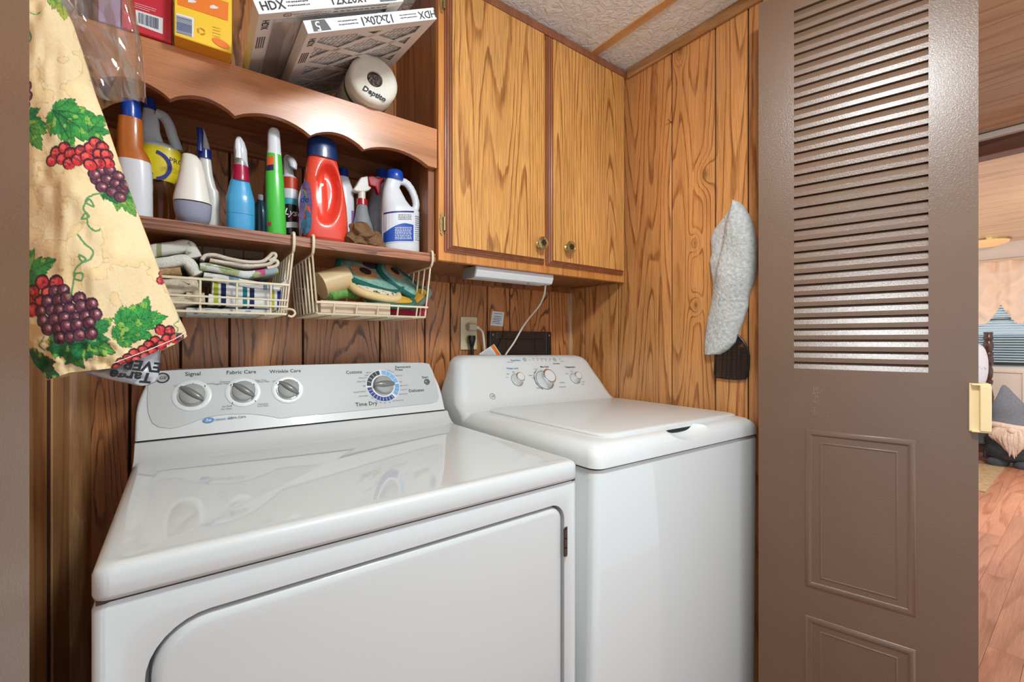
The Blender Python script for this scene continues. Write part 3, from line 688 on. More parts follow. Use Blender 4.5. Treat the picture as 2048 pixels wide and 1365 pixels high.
wa.rotation_euler = (0, math.radians(1.0), 0)

# ================================================================== WALL CABINET
cab = thing('wall_cabinet', 'oak wall cabinet with two doors and brass knobs above the washer', 'cabinet', (0.93, 1.2, 1.36))
KX0, KX1, KY, KZ0, KZ1 = 0.5467, 1.306, 1.057, 1.362, 2.138
fr = [box(KX0, 0.585, KY, KY + 0.018, KZ0, KZ1), box(1.27, KX1, KY, KY + 0.018, KZ0, KZ1), box(0.895, 0.935, KY, KY + 0.018, 1.40, 2.10), box(0.585, 1.27, KY, KY + 0.018, KZ0, 1.40)]
for q, nm in zip(fr, ('stile', 'stile', 'stile', 'bottom_rail')): q.build(nm, W_FRAME, cab, bevel=0.0012, bseg=1)
box(0.585, 1.27, KY, KY + 0.018, 2.10, KZ1).build('top_rail', W_EDGE, cab)
box(KX0, KX1, KY - 0.006, KY, 2.113, KZ1).build('top_trim', W_EDGE, cab, bevel=0.002)
box(KX0, KX0 + 0.016, KY + 0.018, YB - 0.001, KZ0, KZ1).build('side_panel', W_SIDE, cab)
box(KX1 - 0.016, KX1, KY + 0.018, YB - 0.001, KZ0, KZ1).build('side_panel', W_SIDE, cab)
box(KX0 + 0.016, KX1 - 0.016, KY + 0.018, YB - 0.001, KZ0 + 0.004, KZ0 + 0.016).build('bottom_panel', W_SIDE, cab)
box(KX0, KX1, YB - 0.022, YB - 0.001, KZ0 - 0.016, KZ0 + 0.004).build('back_cleat', W_SIDE, cab)
def cab_door(x0, x1, kx, kz, hx):
    z0, z1 = 1.387, 2.109
    d_ = thing('door', None, None, ((x0 + x1) / 2, 1.046, z0)); attach(d_, cab)
    lv = [(1.0565, 0.0), (1.0515, 0.0), (1.0505, 0.003), (1.046, 0.0045), (1.0445, 0.008), (1.0405, 0.0095), (1.039, 0.0125), (1.036, 0.0135)]
    R = [[(x0 + i, y, z0 + i), (x1 - i, y, z0 + i), (x1 - i, y, z1 - i), (x0 + i, y, z1 - i)] for y, i in lv]
    MB().loft(R).build('edge_molding', W_EDGE, d_, smooth=30)
    box(x0 + 0.0135, x1 - 0.0135, 1.0345, 1.0375, z0 + 0.0135, z1 - 0.0135).build('oak_panel', W_CAB, d_)
    P = Vector((kx, 1.0345, kz))
    k = MB().lathe([(0, 0.0115), (0.003, 0.0115), (0.006, 0.008), (0.014, 0.009), (0.018, 0.0165), (0.021, 0.0190), (0.024, 0.0185), (0.0245, 0.0155), (0.0235, 0.0145), (0.0245, 0.006), (0.025, 0)], P, (0, -1, 0), 28).build('knob', M_BRASS, d_, smooth=45)
    fl_ = MB()
    for q in range(6):
        a = q * PI / 3; c = P + Vector((0.0066 * math.cos(a), -0.0246, 0.0066 * math.sin(a)))
        fl_.lathe([(0, 0.0034), (0.0012, 0.003), (0.002, 0)], c, (0, -1, 0), 8)
    fl_.lathe([(0, 0.003), (0.0016, 0.0025), (0.0024, 0)], P + Vector((0, -0.0246, 0)), (0, -1, 0), 8)
    fl_.build('knob_relief', plain('dark_brass_%d' % int(kx * 100), (84, 70, 44), 0.4, metal=1.0), d_, smooth=40)
    for hz in (1.459, 2.05):
        h = MB(); s_ = -1 if hx < 0.9 else 1
        if s_ < 0:
            pl = [(hx, hz - 0.031), (hx - 0.005, hz - 0.024), (hx - 0.0035, hz - 0.02), (hx - 0.0065, hz - 0.012), (hx - 0.0065, hz + 0.012), (hx - 0.0035, hz + 0.02), (hx - 0.005, hz + 0.024), (hx, hz + 0.031), (hx + 0.005, hz + 0.024), (hx + 0.004, hz - 0.024)]
            h.prism([(a, KY - 0.0035, b) for a, b in pl], (0, 0.0034, 0))
        else: h.box(hx - 0.004, hx + 0.005, KY - 0.003, KY - 0.0002, hz - 0.02, hz + 0.02)
        h.lathe([(0, 0.0042), (0.036, 0.0042)], (hx + 0.004 * -s_ * 1.4, KY - 0.006, hz - 0.018), seg=10)
        h.build('hinge', M_BRASS, d_, smooth=40)
cab_door(0.5631, 0.911, 0.8749, 1.4435, 0.5555)
cab_door(0.9215, 1.290, 0.9926, 1.4461, 1.2995)

# under-cabinet light with its cord
fx = thing('under_cabinet_light', 'slim grey-white light fixture under the oak cabinet', 'light fixture', (0.83, 1.12, 1.33))
pf = [(1.073, 1.3615), (1.073, 1.349), (1.080, 1.333), (1.094, 1.330), (1.098, 1.333), (1.145, 1.333), (1.145, 1.3615)]
MB().prism([(0.676, y, z) for y, z in pf], (0.295, 0, 0)).build('housing', M_FIXT, fx, bevel=0.001, bseg=1)
MB().prism([(0.672, y, z) for y, z in [(1.0725, 1.3615), (1.0725, 1.3485), (1.0795, 1.332), (1.0945, 1.329), (1.146, 1.332), (1.146, 1.3615)]], (0.004, 0, 0)).build('end_cap', M_FIXE, fx)
box(0.878, 0.908, 1.084, 1.096, 1.3275, 1.332).build('switch', M_FIXE, fx, bevel=0.001)
cpts = [at(1091, 570, y=1.13), at(1088, 590, y=1.16), at(1078, 612, y=1.20), at(1060, 634, y=1.24), at(1045, 655, y=1.27), at(1028, 685, y=1.285), at(1010, 712, y=1.29), at(1000, 740, y=1.30)]
def spline(pts, n=6):
    out = []; P = [Vector(p) for p in pts]
    for i in range(len(P) - 1):
        a, b, c, d = P[max(i - 1, 0)], P[i], P[i + 1], P[min(i + 2, len(P) - 1)]
        for k in range(n):
            t = k / n; out.append(0.5 * ((2 * b) + (c - a) * t + (2 * a - 5 * b + 4 * c - d) * t * t + (3 * b - a - 3 * c + d) * t ** 3))
    out.append(P[-1]); return out
MB().tube(spline(cpts), 0.0034, 8).build('cord', M_CORDW, fx, smooth=60)

# ================================================================== outlet, plugs, note, vent box, tag
ol = thing('wall_outlet', 'ivory duplex outlet plate on the paneling behind the washer', 'outlet', (0.81, YB, 1.17))
box(0.779, 0.846, YB - 0.006, YB - 0.0003, 1.116, 1.232).build('cover_plate', M_IVORY, ol, bevel=0.002)
for zz in (1.196, 1.152): MB().lathe([(0, 0.0165), (0.002, 0.016)], (0.8125, YB - 0.006, zz), (0, -1, 0), 20).build('socket', plain('socket_%d' % int(zz * 1000), (206, 188, 152), 0.4), ol, smooth=40)
p1 = thing('lamp_plug', 'ivory plug in the upper socket of the outlet', 'plug', (0.8125, YB - 0.008, 1.19))
box(0.799, 0.829, YB - 0.032, YB - 0.0082, 1.183, 1.208).build('plug_body', plain('beige_plug', (196, 180, 156), 0.4), p1, bevel=0.004)
MB().lathe([(0, 0.0075), (0.012, 0.0065), (0.014, 0.005)], (0.829, YB - 0.02, 1.196), (0.8, -0.4, -0.2), 14).build('strain_relief', M_CORDW, p1, smooth=40)
MB().tube(spline([(0.838, YB - 0.024, 1.194), (0.852, YB - 0.03, 1.18), (0.858, YB - 0.03, 1.15), (0.862, YB - 0.03, 1.11), (0.866, YB - 0.03, 1.04)]), 0.0042, 8).build('cord', M_CORDW, p1, smooth=60)
p2 = thing('appliance_plug', 'black plug in the lower socket of the outlet', 'plug', (0.8125, YB - 0.008, 1.15))
MB().lathe([(0, 0.017), (-0.012, 0.0175), (-0.03, 0.012), (-0.04, 0.008)], (0.8125, YB - 0.024, 1.166), (0, 0, 1), 16, sx=0.75).build('plug_body', M_BLACKPL, p2, smooth=50)
MB().tube(spline([(0.8125, YB - 0.024, 1.13), (0.814, YB - 0.024, 1.1), (0.815, YB - 0.024, 1.03)]), 0.0062, 8).build('cord', M_BLACKPL, p2, smooth=60)
nt = thing('wall_note', 'small white note with blue writing stuck above the black wall box', 'note', (0.94, YB, 1.2))
A, B_, C_, D_ = at(985, 622, y=YB - 0.0012), at(1008.5, 624.5, y=YB - 0.0012), at(1006, 653, y=YB - 0.0012), at(981, 650.5, y=YB - 0.0012)
MB().prism([A, B_, C_, D_], (0, 0.001, 0)).build('paper', M_PAPER, nt)
tn = MB(); e1 = (B_ - A)
def scribble(mb, A, ex, ey, rows, th, off, seed):
    """rows of tiny illegible marks on a card: ex, ey span the card"""
    rs = random.Random(seed); t = ey.normalized() * th
    for (k, f0, f1) in rows:
        f = f0
        while f < f1:
            w = rs.uniform(0.02, 0.09); j = rs.uniform(-0.25, 0.25)
            P = A + ex * f + ey * k + t * j + off; Q = P + ex * min(w, f1 - f)
            mb.face([P, Q, Q + t, P + t]); f += w + rs.uniform(0.012, 0.03)
scribble(tn, A, e1, D_ - A, [(0.12, 0.14, 0.86), (0.32, 0.18, 0.8), (0.45, 0.16, 0.84), (0.57, 0.14, 0.8), (0.69, 0.12, 0.7), (0.81, 0.1, 0.86)], 0.0024, Vector((0, -0.0006, 0)), 3)
tn.build('writing', M_NAVY, nt)
vb = thing('washer_outlet_box', 'black recessed plumbing box in the wall behind the washer', 'wall box', (1.04, YB, 1.1))
vx0, vx1, vz0, vz1 = 0.894, 1.192, 0.99, 1.1834
fb = MB()
fb.box(vx0, vx0 + 0.03, YB - 0.016, YB - 0.0003, vz0, vz1).box(vx1 - 0.03, vx1, YB - 0.016, YB - 0.0003, vz0, vz1).box(vx0 + 0.03, vx1 - 0.03, YB - 0.016, YB - 0.0003, vz1 - 0.03, vz1)
fb.build('frame', M_VENT, vb, bevel=0.002)
ri = [[(vx0 + 0.03, YB - 0.013, vz0), (vx1 - 0.03, YB - 0.013, vz0), (vx1 - 0.03, YB - 0.013, vz1 - 0.03), (vx0 + 0.03, YB - 0.013, vz1 - 0.03)]]
ri.append([(vx0 + 0.06, YB - 0.0005, vz0), (vx1 - 0.055, YB - 0.0005, vz0), (vx1 - 0.055, YB - 0.0005, vz1 - 0.062), (vx0 + 0.06, YB - 0.0005, vz1 - 0.062)])
MB().loft(ri).build('recess', M_VENT, vb)
for sx_ in (vx0 + 0.013, vx1 - 0.013): MB().lathe([(0, 0.004), (0.001, 0.0036), (0.0014, 0)], (sx_, YB - 0.016, vz1 - 0.014), (0, -1, 0), 10).build('screw', M_CHROME, vb, smooth=40)
MB().tube([(1.02, YB - 0.004, 1.115), (1.05, YB - 0.008, 1.113), (1.06, YB - 0.006, 1.10)], 0.003, 6).build('red_valve', plain('red_plastic', (190, 40, 50), 0.4), vb)
tgq = thing('warning_tag', 'white paper warning tag with orange band behind the washer console', 'tag', (0.93, 1.29, 1.1))
A, B_, C_, D_ = at(958, 708, y=1.285), at(988, 688, y=1.285), at(1004, 712, y=1.285), at(974, 732, y=1.285)
MB().prism([A, B_, C_, D_], (0, 0.0008, 0)).build('card', M_PAPER, tgq)
A2, B2 = A + (B_ - A) * 0.62, A + (B_ - A) * 0.96; C2, D2_ = D_ + (C_ - D_) * 0.96, D_ + (C_ - D_) * 0.62
of = Vector((0, -0.0008, 0))
MB().face([A + (B_ - A) * 0.78 + of, B_ - (B_ - A) * 0.04 + of, C_ - (C_ - D_) * 0.04 + of, D_ + (C_ - D_) * 0.78 + of]).build('orange_band', M_ORA, tgq)
tq = MB()
scribble(tq, A, (B_ - A), (D_ - A), [(k, 0.08, 0.7) for k in np.linspace(0.1, 0.85, 9)], 0.0012, of, 5)
tq.build('printing', M_INKG, tgq)
nl = at(1342, 243, x=XR)
MB().tube([nl + Vector((0.004, 0, -0.002)), nl + Vector((-0.016, -0.001, 0.001)), nl + Vector((-0.018, -0.001, 0.001))], [0.0016, 0.0016, 0.0036], 8).build('nail', M_NAIL)
tag(bpy.data.objects['nail'], 'small steel nail driven into the right oak paneling', 'nail')

# ================================================================== SHELF UNIT
su = thing('wall_shelf', 'stained wooden wall shelf unit with scalloped valance over the dryer', 'shelf', (0.18, 1.2, 1.36))
SZ0, SZ1, SYF, SX0, SX1 = 1.358, 1.380, 1.070, XL + 0.001, KX0 - 0.002
UZ0, UZ1, VY = 1.689, 1.7085, 1.062
box(SX0, SX1, SYF + 0.0015, YB - 0.001, SZ0, SZ1).build('lower_shelf', W_SHELF, su)
box(SX0, SX1, SYF, SYF + 0.0015, SZ0, SZ1).build('shelf_edge', W_EDGEF, su)
box(SX0, SX1, VY + 0.016, YB - 0.001, UZ0, UZ1).build('upper_shelf', W_SHELF, su)
box(SX0, SX1, YB - 0.020, YB - 0.001, UZ0 - 0.06, UZ0).build('back_cleat', W_SHELF, su)
box(SX1 - 0.018, SX1, VY + 0.016, YB - 0.021, SZ1, UZ0).build('end_panel', W_SIDE, su)
cus = [(210, 122), (340, 171), (470, 216), (621, 251), (728, 285.5), (857, 335), (875, 338.5)]
cx_ = [at(u, v, y=VY).x for u, v in cus]
cz_ = [at(u, v, y=VY).z for u, v in cus]
print('scallop', [round(q, 3) for q in cx_], [round(q, 3) for q in cz_])
zc = 1.607
cxs = [SX0, -0.12] + [q for q in cx_[1:6]] + [SX1]
low = []
for i in range(len(cxs) - 1):
    a, b_ = cxs[i], cxs[i + 1]; wdt = b_ - a
    hgt = 0.0 if i == len(cxs) - 2 else 0.022 * min(1.0, wdt / 0.11)
    for k in range(10):
        t = k / 10; low.append((a + wdt * t, zc + hgt * math.sin(PI * t) ** 0.8))
low.append((SX1, zc))
vp_ = [(x, VY, z) for x, z in low] + [(SX1, VY, 1.710), (SX0, VY, 1.710)]
MB().prism(vp_, (0, 0.016, 0)).build('valance', W_VAL, su, smooth=30)

# ------------------------------------------------------------------ generic containers
def px_rows(rows, y, dr_=0.8, seg=24, pw_=2.4, zmin=None, yoff=0.0):
    """rings from photo rows (v, uL, uR[, depth ratio]) standing around the plane y"""
    R = []
    for row in rows:
        v, ul, ur = row[:3]; dq = row[3] if len(row) > 3 else dr_
        a, b_ = at(ul, v, y=y), at(ur, v, y=y); c = (a + b_) / 2; hw = max((b_.x - a.x) / 2, 1e-4) * 0.93
        z = c.z if zmin is None else max(c.z, zmin)
        ring = []
        for k in range(seg):
            t = 2 * PI * k / seg; ct_, st = math.cos(t), math.sin(t)
            ring.append((c.x + hw * math.copysign(abs(ct_) ** (2 / pw_), ct_), y + yoff + hw * dq * math.copysign(abs(st) ** (2 / pw_), st), z))
        R.append(ring)
    return R
def pl(name, rows, y, mat, parent, dr_=0.8, seg=24, pw_=2.4, smooth=50, zmin=SZ1 + 0.0005, cap=True):
    return MB().loft(px_rows(rows, y, dr_, seg, pw_, zmin), cap).build(name, mat, parent, smooth=smooth)
def label_patch(name, u0, v0, u1, v1, rows_fn, mat, parent):
    pass
def patch(mb, u0, u1, v0, v1, y, hw, yc, dr_=0.8, off=0.0006, nu=12, nv=2, pw_=2.4, uc=None, hwx=None):
    """a curved label lying on the front of a px_rows container of half width hwx (metres) centred at x=uc"""
    vs = []
    for j in range(nv + 1):
        v = v0 + (v1 - v0) * j / nv
        for i in range(nu + 1):
            u = u0 + (u1 - u0) * i / nu; p = at(u, v, y=y); q = max(-0.999, min(0.999, (p.x - uc) / hwx))
            yy = yc - hwx * dr_ * (1 - abs(q) ** pw_) ** (1 / pw_) - off
            vs.append((p.x, yy, p.z))
    w = nu + 1
    return mb.add(vs, [(j * w + i, j * w + i + 1, (j + 1) * w + i + 1, (j + 1) * w + i) for j in range(nv) for i in range(nu)])
def plastic(nm, c, rough=0.3, **k): return plain(nm, c, rough, coat=0.3, **k)
def base_of(u, y): p = at(u, 440, y=y); return (p.x, y, SZ1)

M_BLUECAP = plastic('blue_cap', (24, 72, 176)); M_NAVYCAP = plastic('navy_cap', (26, 54, 104)); M_WB = plastic('white_bottle', (226, 228, 232)); M_WB2 = plastic('ivory_bottle', (228, 224, 214))
M_DBLUE = plastic('dark_blue_plastic', (22, 44, 124))
M_GREYT = plastic('grey_trigger', (204, 200, 192)); M_ORLAB = plain('orange_shrink_label', (196, 108, 40), 0.3, coat=0.4, noise=0.2, nscale=30)
def trans(nm, c, rough=0.2, t=0.6):
    m = plain(nm, c, rough, coat=0.2); b = m.node_tree.nodes['Principled BSDF']; b.inputs['Transmission Weight'].default_value = t; b.inputs['IOR'].default_value = 1.2
    return m
# 1 orange-label spray bottle
y1 = 1.125
t = thing('spray_bottle', 'white spray bottle with orange label and blue collar beside the grape-print bag holder', 'bottle', base_of(270, y1))
pl('body', [(440, 237, 308), (430, 235, 309), (345, 232, 308), (322, 231, 305)], y1, M_WB, t, 0.75)
pl('orange_label', [(323, 230.5, 306), (310, 231, 301), (295, 231, 290), (262, 231.5, 288.5), (237, 234, 287)], y1, M_ORLAB, t, 0.75)
pl('neck', [(242, 243, 281), (226, 244, 281)], y1, M_WB, t, 1.0)
pl('collar', [(237, 240, 283), (222, 239, 284), (202, 238.5, 282)], y1, M_BLUECAP, t, 1.0, pw_=2)
pl('trigger_head', [(203, 242, 280), (180, 241, 281), (166, 244, 278), (156, 250, 272)], y1, M_GREYT, t, 1.2)
wr_ = MB()
for k in range(4): patch(wr_, 304, 306.5, 345 + k * 24, 360 + k * 24, y1, 0, y1, 0.75, uc=at(270, 380, y=y1).x, hwx=(at(308, 380, y=y1).x - at(232, 380, y=y1).x) / 2 * 0.93)
wr_.build('small_print', M_INKG, t)
# 2 translucent jug with yellow label
y2 = 1.235
t = thing('bleach_jug', 'translucent handled jug with blue cap and yellow label behind the orange-label bottle', 'bottle', base_of(325, y2))
M_JUG = trans('milky_jug', (232, 238, 242), 0.3, 0.15); M_AMBER = trans('amber_liquid_jug', (150, 96, 40), 0.15, 0.75); M_YLAB = plain('yellow_label', (246, 222, 30), 0.4, coat=0.2)
pl('shoulder', [(300, 277, 366), (290, 278, 352), (283, 279, 330), (262, 280, 322), (240, 281, 320), (226, 284, 314), (216, 285, 311)], y2, M_JUG, t, 0.7)
pl('cap', [(219, 281, 313), (200, 281, 314), (197, 283, 312)], y2, M_BLUECAP, t, 1.0, pw_=2)
pl('yellow_label', [(364, 279, 351), (350, 277, 362), (330, 276, 366), (300, 276.5, 366.5)], y2, M_YLAB, t, 0.7)
pl('lower_body', [(440, 284, 352), (425, 281, 355), (364, 279, 351)], y2, M_AMBER, t, 0.7)
hp = [at(312, 226, y=y2), at(327, 233, y=y2), at(338, 250, y=y2), at(345, 272, y=y2), at(352, 290, y=y2), at(356, 302, y=y2)]
MB().tube(spline(hp), 0.0105, 10).build('handle', M_JUG, t, smooth=60)
uc2, hw2 = (at(276, 330, y=y2).x + at(366, 330, y=y2).x) / 2, (at(366, 330, y=y2).x - at(276, 330, y=y2).x) / 2 * 0.93
q = MB()
Pb = at(303, 326, y=y2 - 0.04)
yb2 = y2 - hw2 * 0.7 * 0.985 - 0.002
arc = []
disc_ring(q, at(305, 328, y=yb2), (1, 0, 0), (0, 0, 1), 0.026, 0.033, -1.35, 1.35, (0, 0, 0))
q.build('blue_arc', plain('label_blue', (40, 40, 150), 0.4), t)
q = MB(); q.text('PRO', at(350, 325, y=y2 - 0.043), Vector((1, 0.55, 0)), (0, 0, 1), 0.015, n_off=0.006); q.build('label_lettering', M_INK, t)
# 3 cream measuring cup, upside down on a hazy bowl
y3 = 1.108
t = thing('laundry_scoop', 'cream plastic measuring cup upside down at the front of the shelf', 'cup', at(385, 405, y=y3))
M_CUP = plastic('cream_cup', (240, 234, 222), 0.35)
rr = px_rows([(309, 367, 390), (311, 363, 396), (322, 361, 406), (345, 356, 413), (372, 350, 419), (397, 343, 424), (407, 342, 427)], y3, 0.9)
rr += px_rows([(407, 345, 424), (380, 352, 417)], y3, 0.9)
MB().loft(rr).build('cup_body', M_CUP, t, smooth=45)
t = thing('scent_bowl', 'hazy lilac plastic bowl under the cream cup', 'bowl', base_of(385, y3))
M_HAZE = trans('hazy_lilac', (196, 198, 220), 0.3, 0.5)
rr = px_rows([(452, 366, 410), (447, 358, 419), (436, 348, 424), (422, 344, 426), (409.5, 342.5, 427)], y3, 0.9, zmin=SZ1 + 0.0005)
rr += px_rows([(409.5, 344.5, 425), (425, 347, 423), (440, 353, 419)], y3, 0.9)
MB().loft(rr).build('bowl_body', M_HAZE, t, smooth=50)
# 4 white bottle with blue trigger
y4 = 1.185
t = thing('spray_bottle', 'white spray bottle with dark blue trigger behind the cream cup', 'bottle', base_of(425, y4))
pl('body', [(452, 408, 442), (440, 406, 442), (400, 408, 441), (383, 408, 439), (375, 402, 434), (350, 399, 427), (318, 397, 423)], y4, M_WB2, t, 0.8)
pl('collar', [(318, 393, 425), (300, 393, 424)], y4, M_DBLUE, t, 1.0, pw_=2)
pl('trigger_head', [(302, 400, 422), (285, 404, 418), (268, 402, 412), (258, 396, 408)], y4, M_GREYT, t, 1.0)
pl('trigger', [(302, 393, 406), (275, 394, 407), (262, 392, 408), (256, 392, 406)], y4 - 0.014, M_DBLUE, t, 0.7)
# 5 blue spray bottle
y5 = 1.14
t = thing('spray_bottle', 'blue spray bottle with magenta collar and clear white trigger', 'bottle', base_of(481, y5))
M_CYAN = plastic('cyan_liquid', (70, 166, 216)); M_BLUEL = M_CYAN
pl('lower_body', [(462, 452, 510), (455, 450, 512), (430, 450, 512)], y5, M_BLUEL, t, 0.7)
pl('body', [(431, 450, 512), (410, 450, 512), (397, 449, 511), (391, 452, 509), (378, 455, 505), (366, 458, 502), (357, 462, 499)], y5, M_CYAN, t, 0.7)
pl('collar', [(364, 461, 501), (356, 461, 501), (350, 463, 500), (333, 464, 498)], y5, plastic('magenta_collar', (172, 14, 62)), t, 1.0, pw_=2)
pl('neck', [(334, 467, 495), (318, 468, 494)], y5, plastic('grey_neck', (168, 168, 168)), t, 1.0)
pl('trigger_head', [(335, 490, 497), (320, 468, 496), (300, 466, 495), (285, 468, 490), (276, 472, 484), (274, 474, 482)], y5, M_WB, t, 1.3)
pl('trigger', [(316, 470, 485), (304, 471, 483), (296, 469, 484), (282, 470, 482), (277, 472, 480)], y5 - 0.022, M_WB, t, 0.6)
# 6 teal bottle behind
y6 = 1.215
t = thing('cleaner_bottle', 'dark teal bottle half hidden between the blue and the green bottle', 'bottle', base_of(520, y6))
pl('body', [(466, 506, 536), (455, 505, 537), (425, 505, 537), (410, 509, 532), (400, 514, 528)], y6, plastic('teal_bottle', (28, 86, 108)), t, 0.7)
pl('cap', [(401, 515, 527), (390, 515, 527)], y6, M_WB, t, 1.0, pw_=2)
# 7 green bottle
y7 = 1.12
t = thing('air_freshener', 'bright green bottle with tall white cap in the middle of the shelf', 'bottle', base_of(552, y7))
M_GREEN = plastic('bright_green', (70, 196, 62))
pl('body', [(473, 534, 573), (465, 532, 574), (400, 530, 571), (352, 529, 568.5), (346, 530, 567), (340, 531, 567), (310, 532, 564)], y7, M_GREEN, t, 0.85)
pl('cap', [(312, 532, 564), (305, 533, 563.5), (303, 534, 563), (272, 534, 561), (262, 536, 560), (257, 541, 556)], y7, M_WB, t, 0.85)
uc7, hw7 = (at(531, 330, y=y7).x + at(567, 330, y=y7).x) / 2, (at(567, 330, y=y7).x - at(531, 330, y=y7).x) / 2 * 0.93
patch(MB(), 533, 545, 316, 333, y7, 0, y7, 0.85, uc=uc7, hwx=hw7 + 0.0004, off=0.0012).build('orange_label', plain('orange_label', (240, 92, 36), 0.4), t)
patch(MB(), 532, 545, 333, 344, y7, 0, y7, 0.85, uc=uc7, hwx=hw7 + 0.0004, off=0.0012).build('navy_label', plain('navy_label', (36, 28, 84), 0.4), t)
uc7, hw7 = (at(532, 450, y=y7).x + at(574, 450, y=y7).x) / 2, (at(574, 450, y=y7).x - at(532, 450, y=y7).x) / 2 * 0.93
patch(MB(), 533.5, 540, 446, 454, y7, 0, y7, 0.85, uc=uc7, hwx=hw7, off=0.001).build('red_mark', M_RED, t)
# 8 disinfectant spray can
y8 = 1.175
t = thing('spray_can', 'disinfectant spray can with white trigger top right of the green bottle', 'can', base_of(582, y8))
M_MAROON = plain('maroon_label', (96, 22, 40), 0.4, coat=0.3); M_BLK = plain('black_label', (36, 24, 28), 0.35, coat=0.3)
bands = [('bottom_band', M_BLK, 470, 440), ('maroon_band', M_MAROON, 440, 433), ('dark_band', M_BLK, 433, 412), ('teal_band', plain('teal_label', (70, 178, 198), 0.4), 412, 400), ('white_band', M_WB, 400, 381), ('red_band', plain('red_label', (200, 62, 30), 0.4), 381, 358)]
for nm, mt, va, vb2 in bands: pl(nm, [(va, 561, 599), (vb2, 561.5, 598.5)], y8, mt, t, 1.0, pw_=2)
pl('top_cap', [(358, 562, 598), (350, 566, 588), (318, 566, 585), (311, 570, 580)], y8, M_WB, t, 1.0, pw_=2)
MB().tube(spline([at(576, 318, y=y8), at(583, 322, y=y8 - 0.02), at(587, 332, y=y8 - 0.025), at(586, 336, y=y8 - 0.025)]), [0.009] * 12 + [0.008] * 6 + [0.006], 10).build('trigger', M_WB, t, smooth=60)
uc8, hw8 = at(580, 420, y=y8).x, (at(598.5, 420, y=y8).x - at(561.5, 420, y=y8).x) / 2 * 0.93
q = MB(); q.text('Lysol', Vector((at(584.5, 426, y=y8).x, y8 - hw8 - 0.003, at(584.5, 426, y=y8 - hw8).z)), (1, 0.12, 0), (0, 0, 1), 0.022, shear=0.3); q.build('brand_lettering', M_PAPER, t)
patch(MB(), 570, 597, 447, 458, y8, 0, y8, 1.0, pw_=2, uc=uc8, hwx=hw8, off=0.001).build('white_patch', M_PAPER, t)
# 9 detergent bottle
y9 = 1.125
t = thing('detergent_bottle', 'large red-orange laundry detergent bottle with navy cap', 'bottle', base_of(648, y9))
M_TIDE = plain('red_orange_plastic', (240, 78, 56), 0.32, coat=0.35)
rows = [(486, 612, 693), (480, 604, 697), (465, 600, 697.5), (440, 598, 697), (410, 599.5, 694.5), (380, 603, 690), (362, 606, 686), (350, 608, 683), (340, 609.5, 680), (330, 611, 677.5), (322, 613, 675.5), (312, 616, 672)]
dense = []
for (a, b_) in zip(rows, rows[1:]):
    for k in range(6):
        f = k / 6; dense.append(tuple(a[i] + (b_[i] - a[i]) * f for i in range(3)))
dense.append(rows[-1])
rr = px_rows(dense, y9, 0.62, 72, 2.6, SZ1 + 0.0005)
out = []
for (v, ul, ur), ring in zip(dense, rr):
    rg = []
    for (x, y, z) in ring:
        f = 0.0
        if y < y9:
            u_ = ul + (ur - ul) * ((x - ring[36][0]) / (ring[0][0] - ring[36][0]))
            e_ = ((u_ - (648 + (v - 388) * -0.10)) / (23 if u_ < 648 else 27)) ** 2 + ((v - 390) / 56) ** 2 + (0.6 if u_ < 628 else 0.0)
            f = 1 / (1 + math.exp((e_ - 1) * 8)) * 0.034 * (1.15 if u_ > 648 else 0.8)
        rg.append((x, y + f, z))
    out.append(rg)
MB().loft(out).build('body', M_TIDE, t, smooth=60)
pl('cap', [(320, 611.5, 676), (300, 612, 676), (286, 613, 674), (279, 618, 668), (277, 626, 660)], y9, M_NAVYCAP, t, 0.75)
uc9 = (at(599, 412, y=y9).x + at(696, 412, y=y9).x) / 2; hw9 = (at(696, 412, y=y9).x - at(599, 412, y=y9).x) / 2 * 0.93
def tlabel(nm, mat, cu_, cv_, ru, rv, off):
    mb = MB(); vs = [(cu_, cv_)] + [(cu_ + ru * math.cos(a), cv_ + rv * math.sin(a)) for a in np.linspace(0, 2 * PI, 29)[:-1]]
    P = []
    for (u, v) in vs:
        p = at(u, v, y=y9 - 0.03); qv = max(-0.99, min(0.99, (p.x - uc9) / hw9))
        P.append((p.x, y9 - hw9 * 0.62 * (1 - abs(qv) ** 2.6) ** (1 / 2.6) - off, p.z))
    mb.add(P, [(0, i + 1, (i + 1) % 28 + 1) for i in range(28)]); mb.build(nm, mat, t)
M_LABP = plain('label_purple', (120, 96, 150), 0.35, coat=0.3, noise=0.5, nscale=60, stretch=(0.5, 1, 3))
tlabel('label', M_LABP, 613, 413, 11.5, 55, 0.0012)
tlabel('label_lower', plain('label_teal', (60, 116, 146), 0.35, noise=0.5, nscale=70, stretch=(0.4, 1, 3)), 614.5, 442, 9.5, 24, 0.0018)
tlabel('label_ring', plain('label_gold', (214, 170, 70), 0.35), 608, 399, 7.5, 26, 0.0018)
tlabel('label_center', plain('label_sky', (86, 150, 210), 0.35), 608, 399, 6, 22, 0.0024)
q = MB(); q.text('de', Vector((at(609, 398, y=y9 - 0.035).x, y9 - hw9 * 0.62 * 0.72 - 0.008, at(609, 398, y=y9 - 0.035).z)), (0.75, -0.6, 0), (0, 0, 1), 0.022, shear=0.2); q.build('brand_lettering', M_NAVY, t)
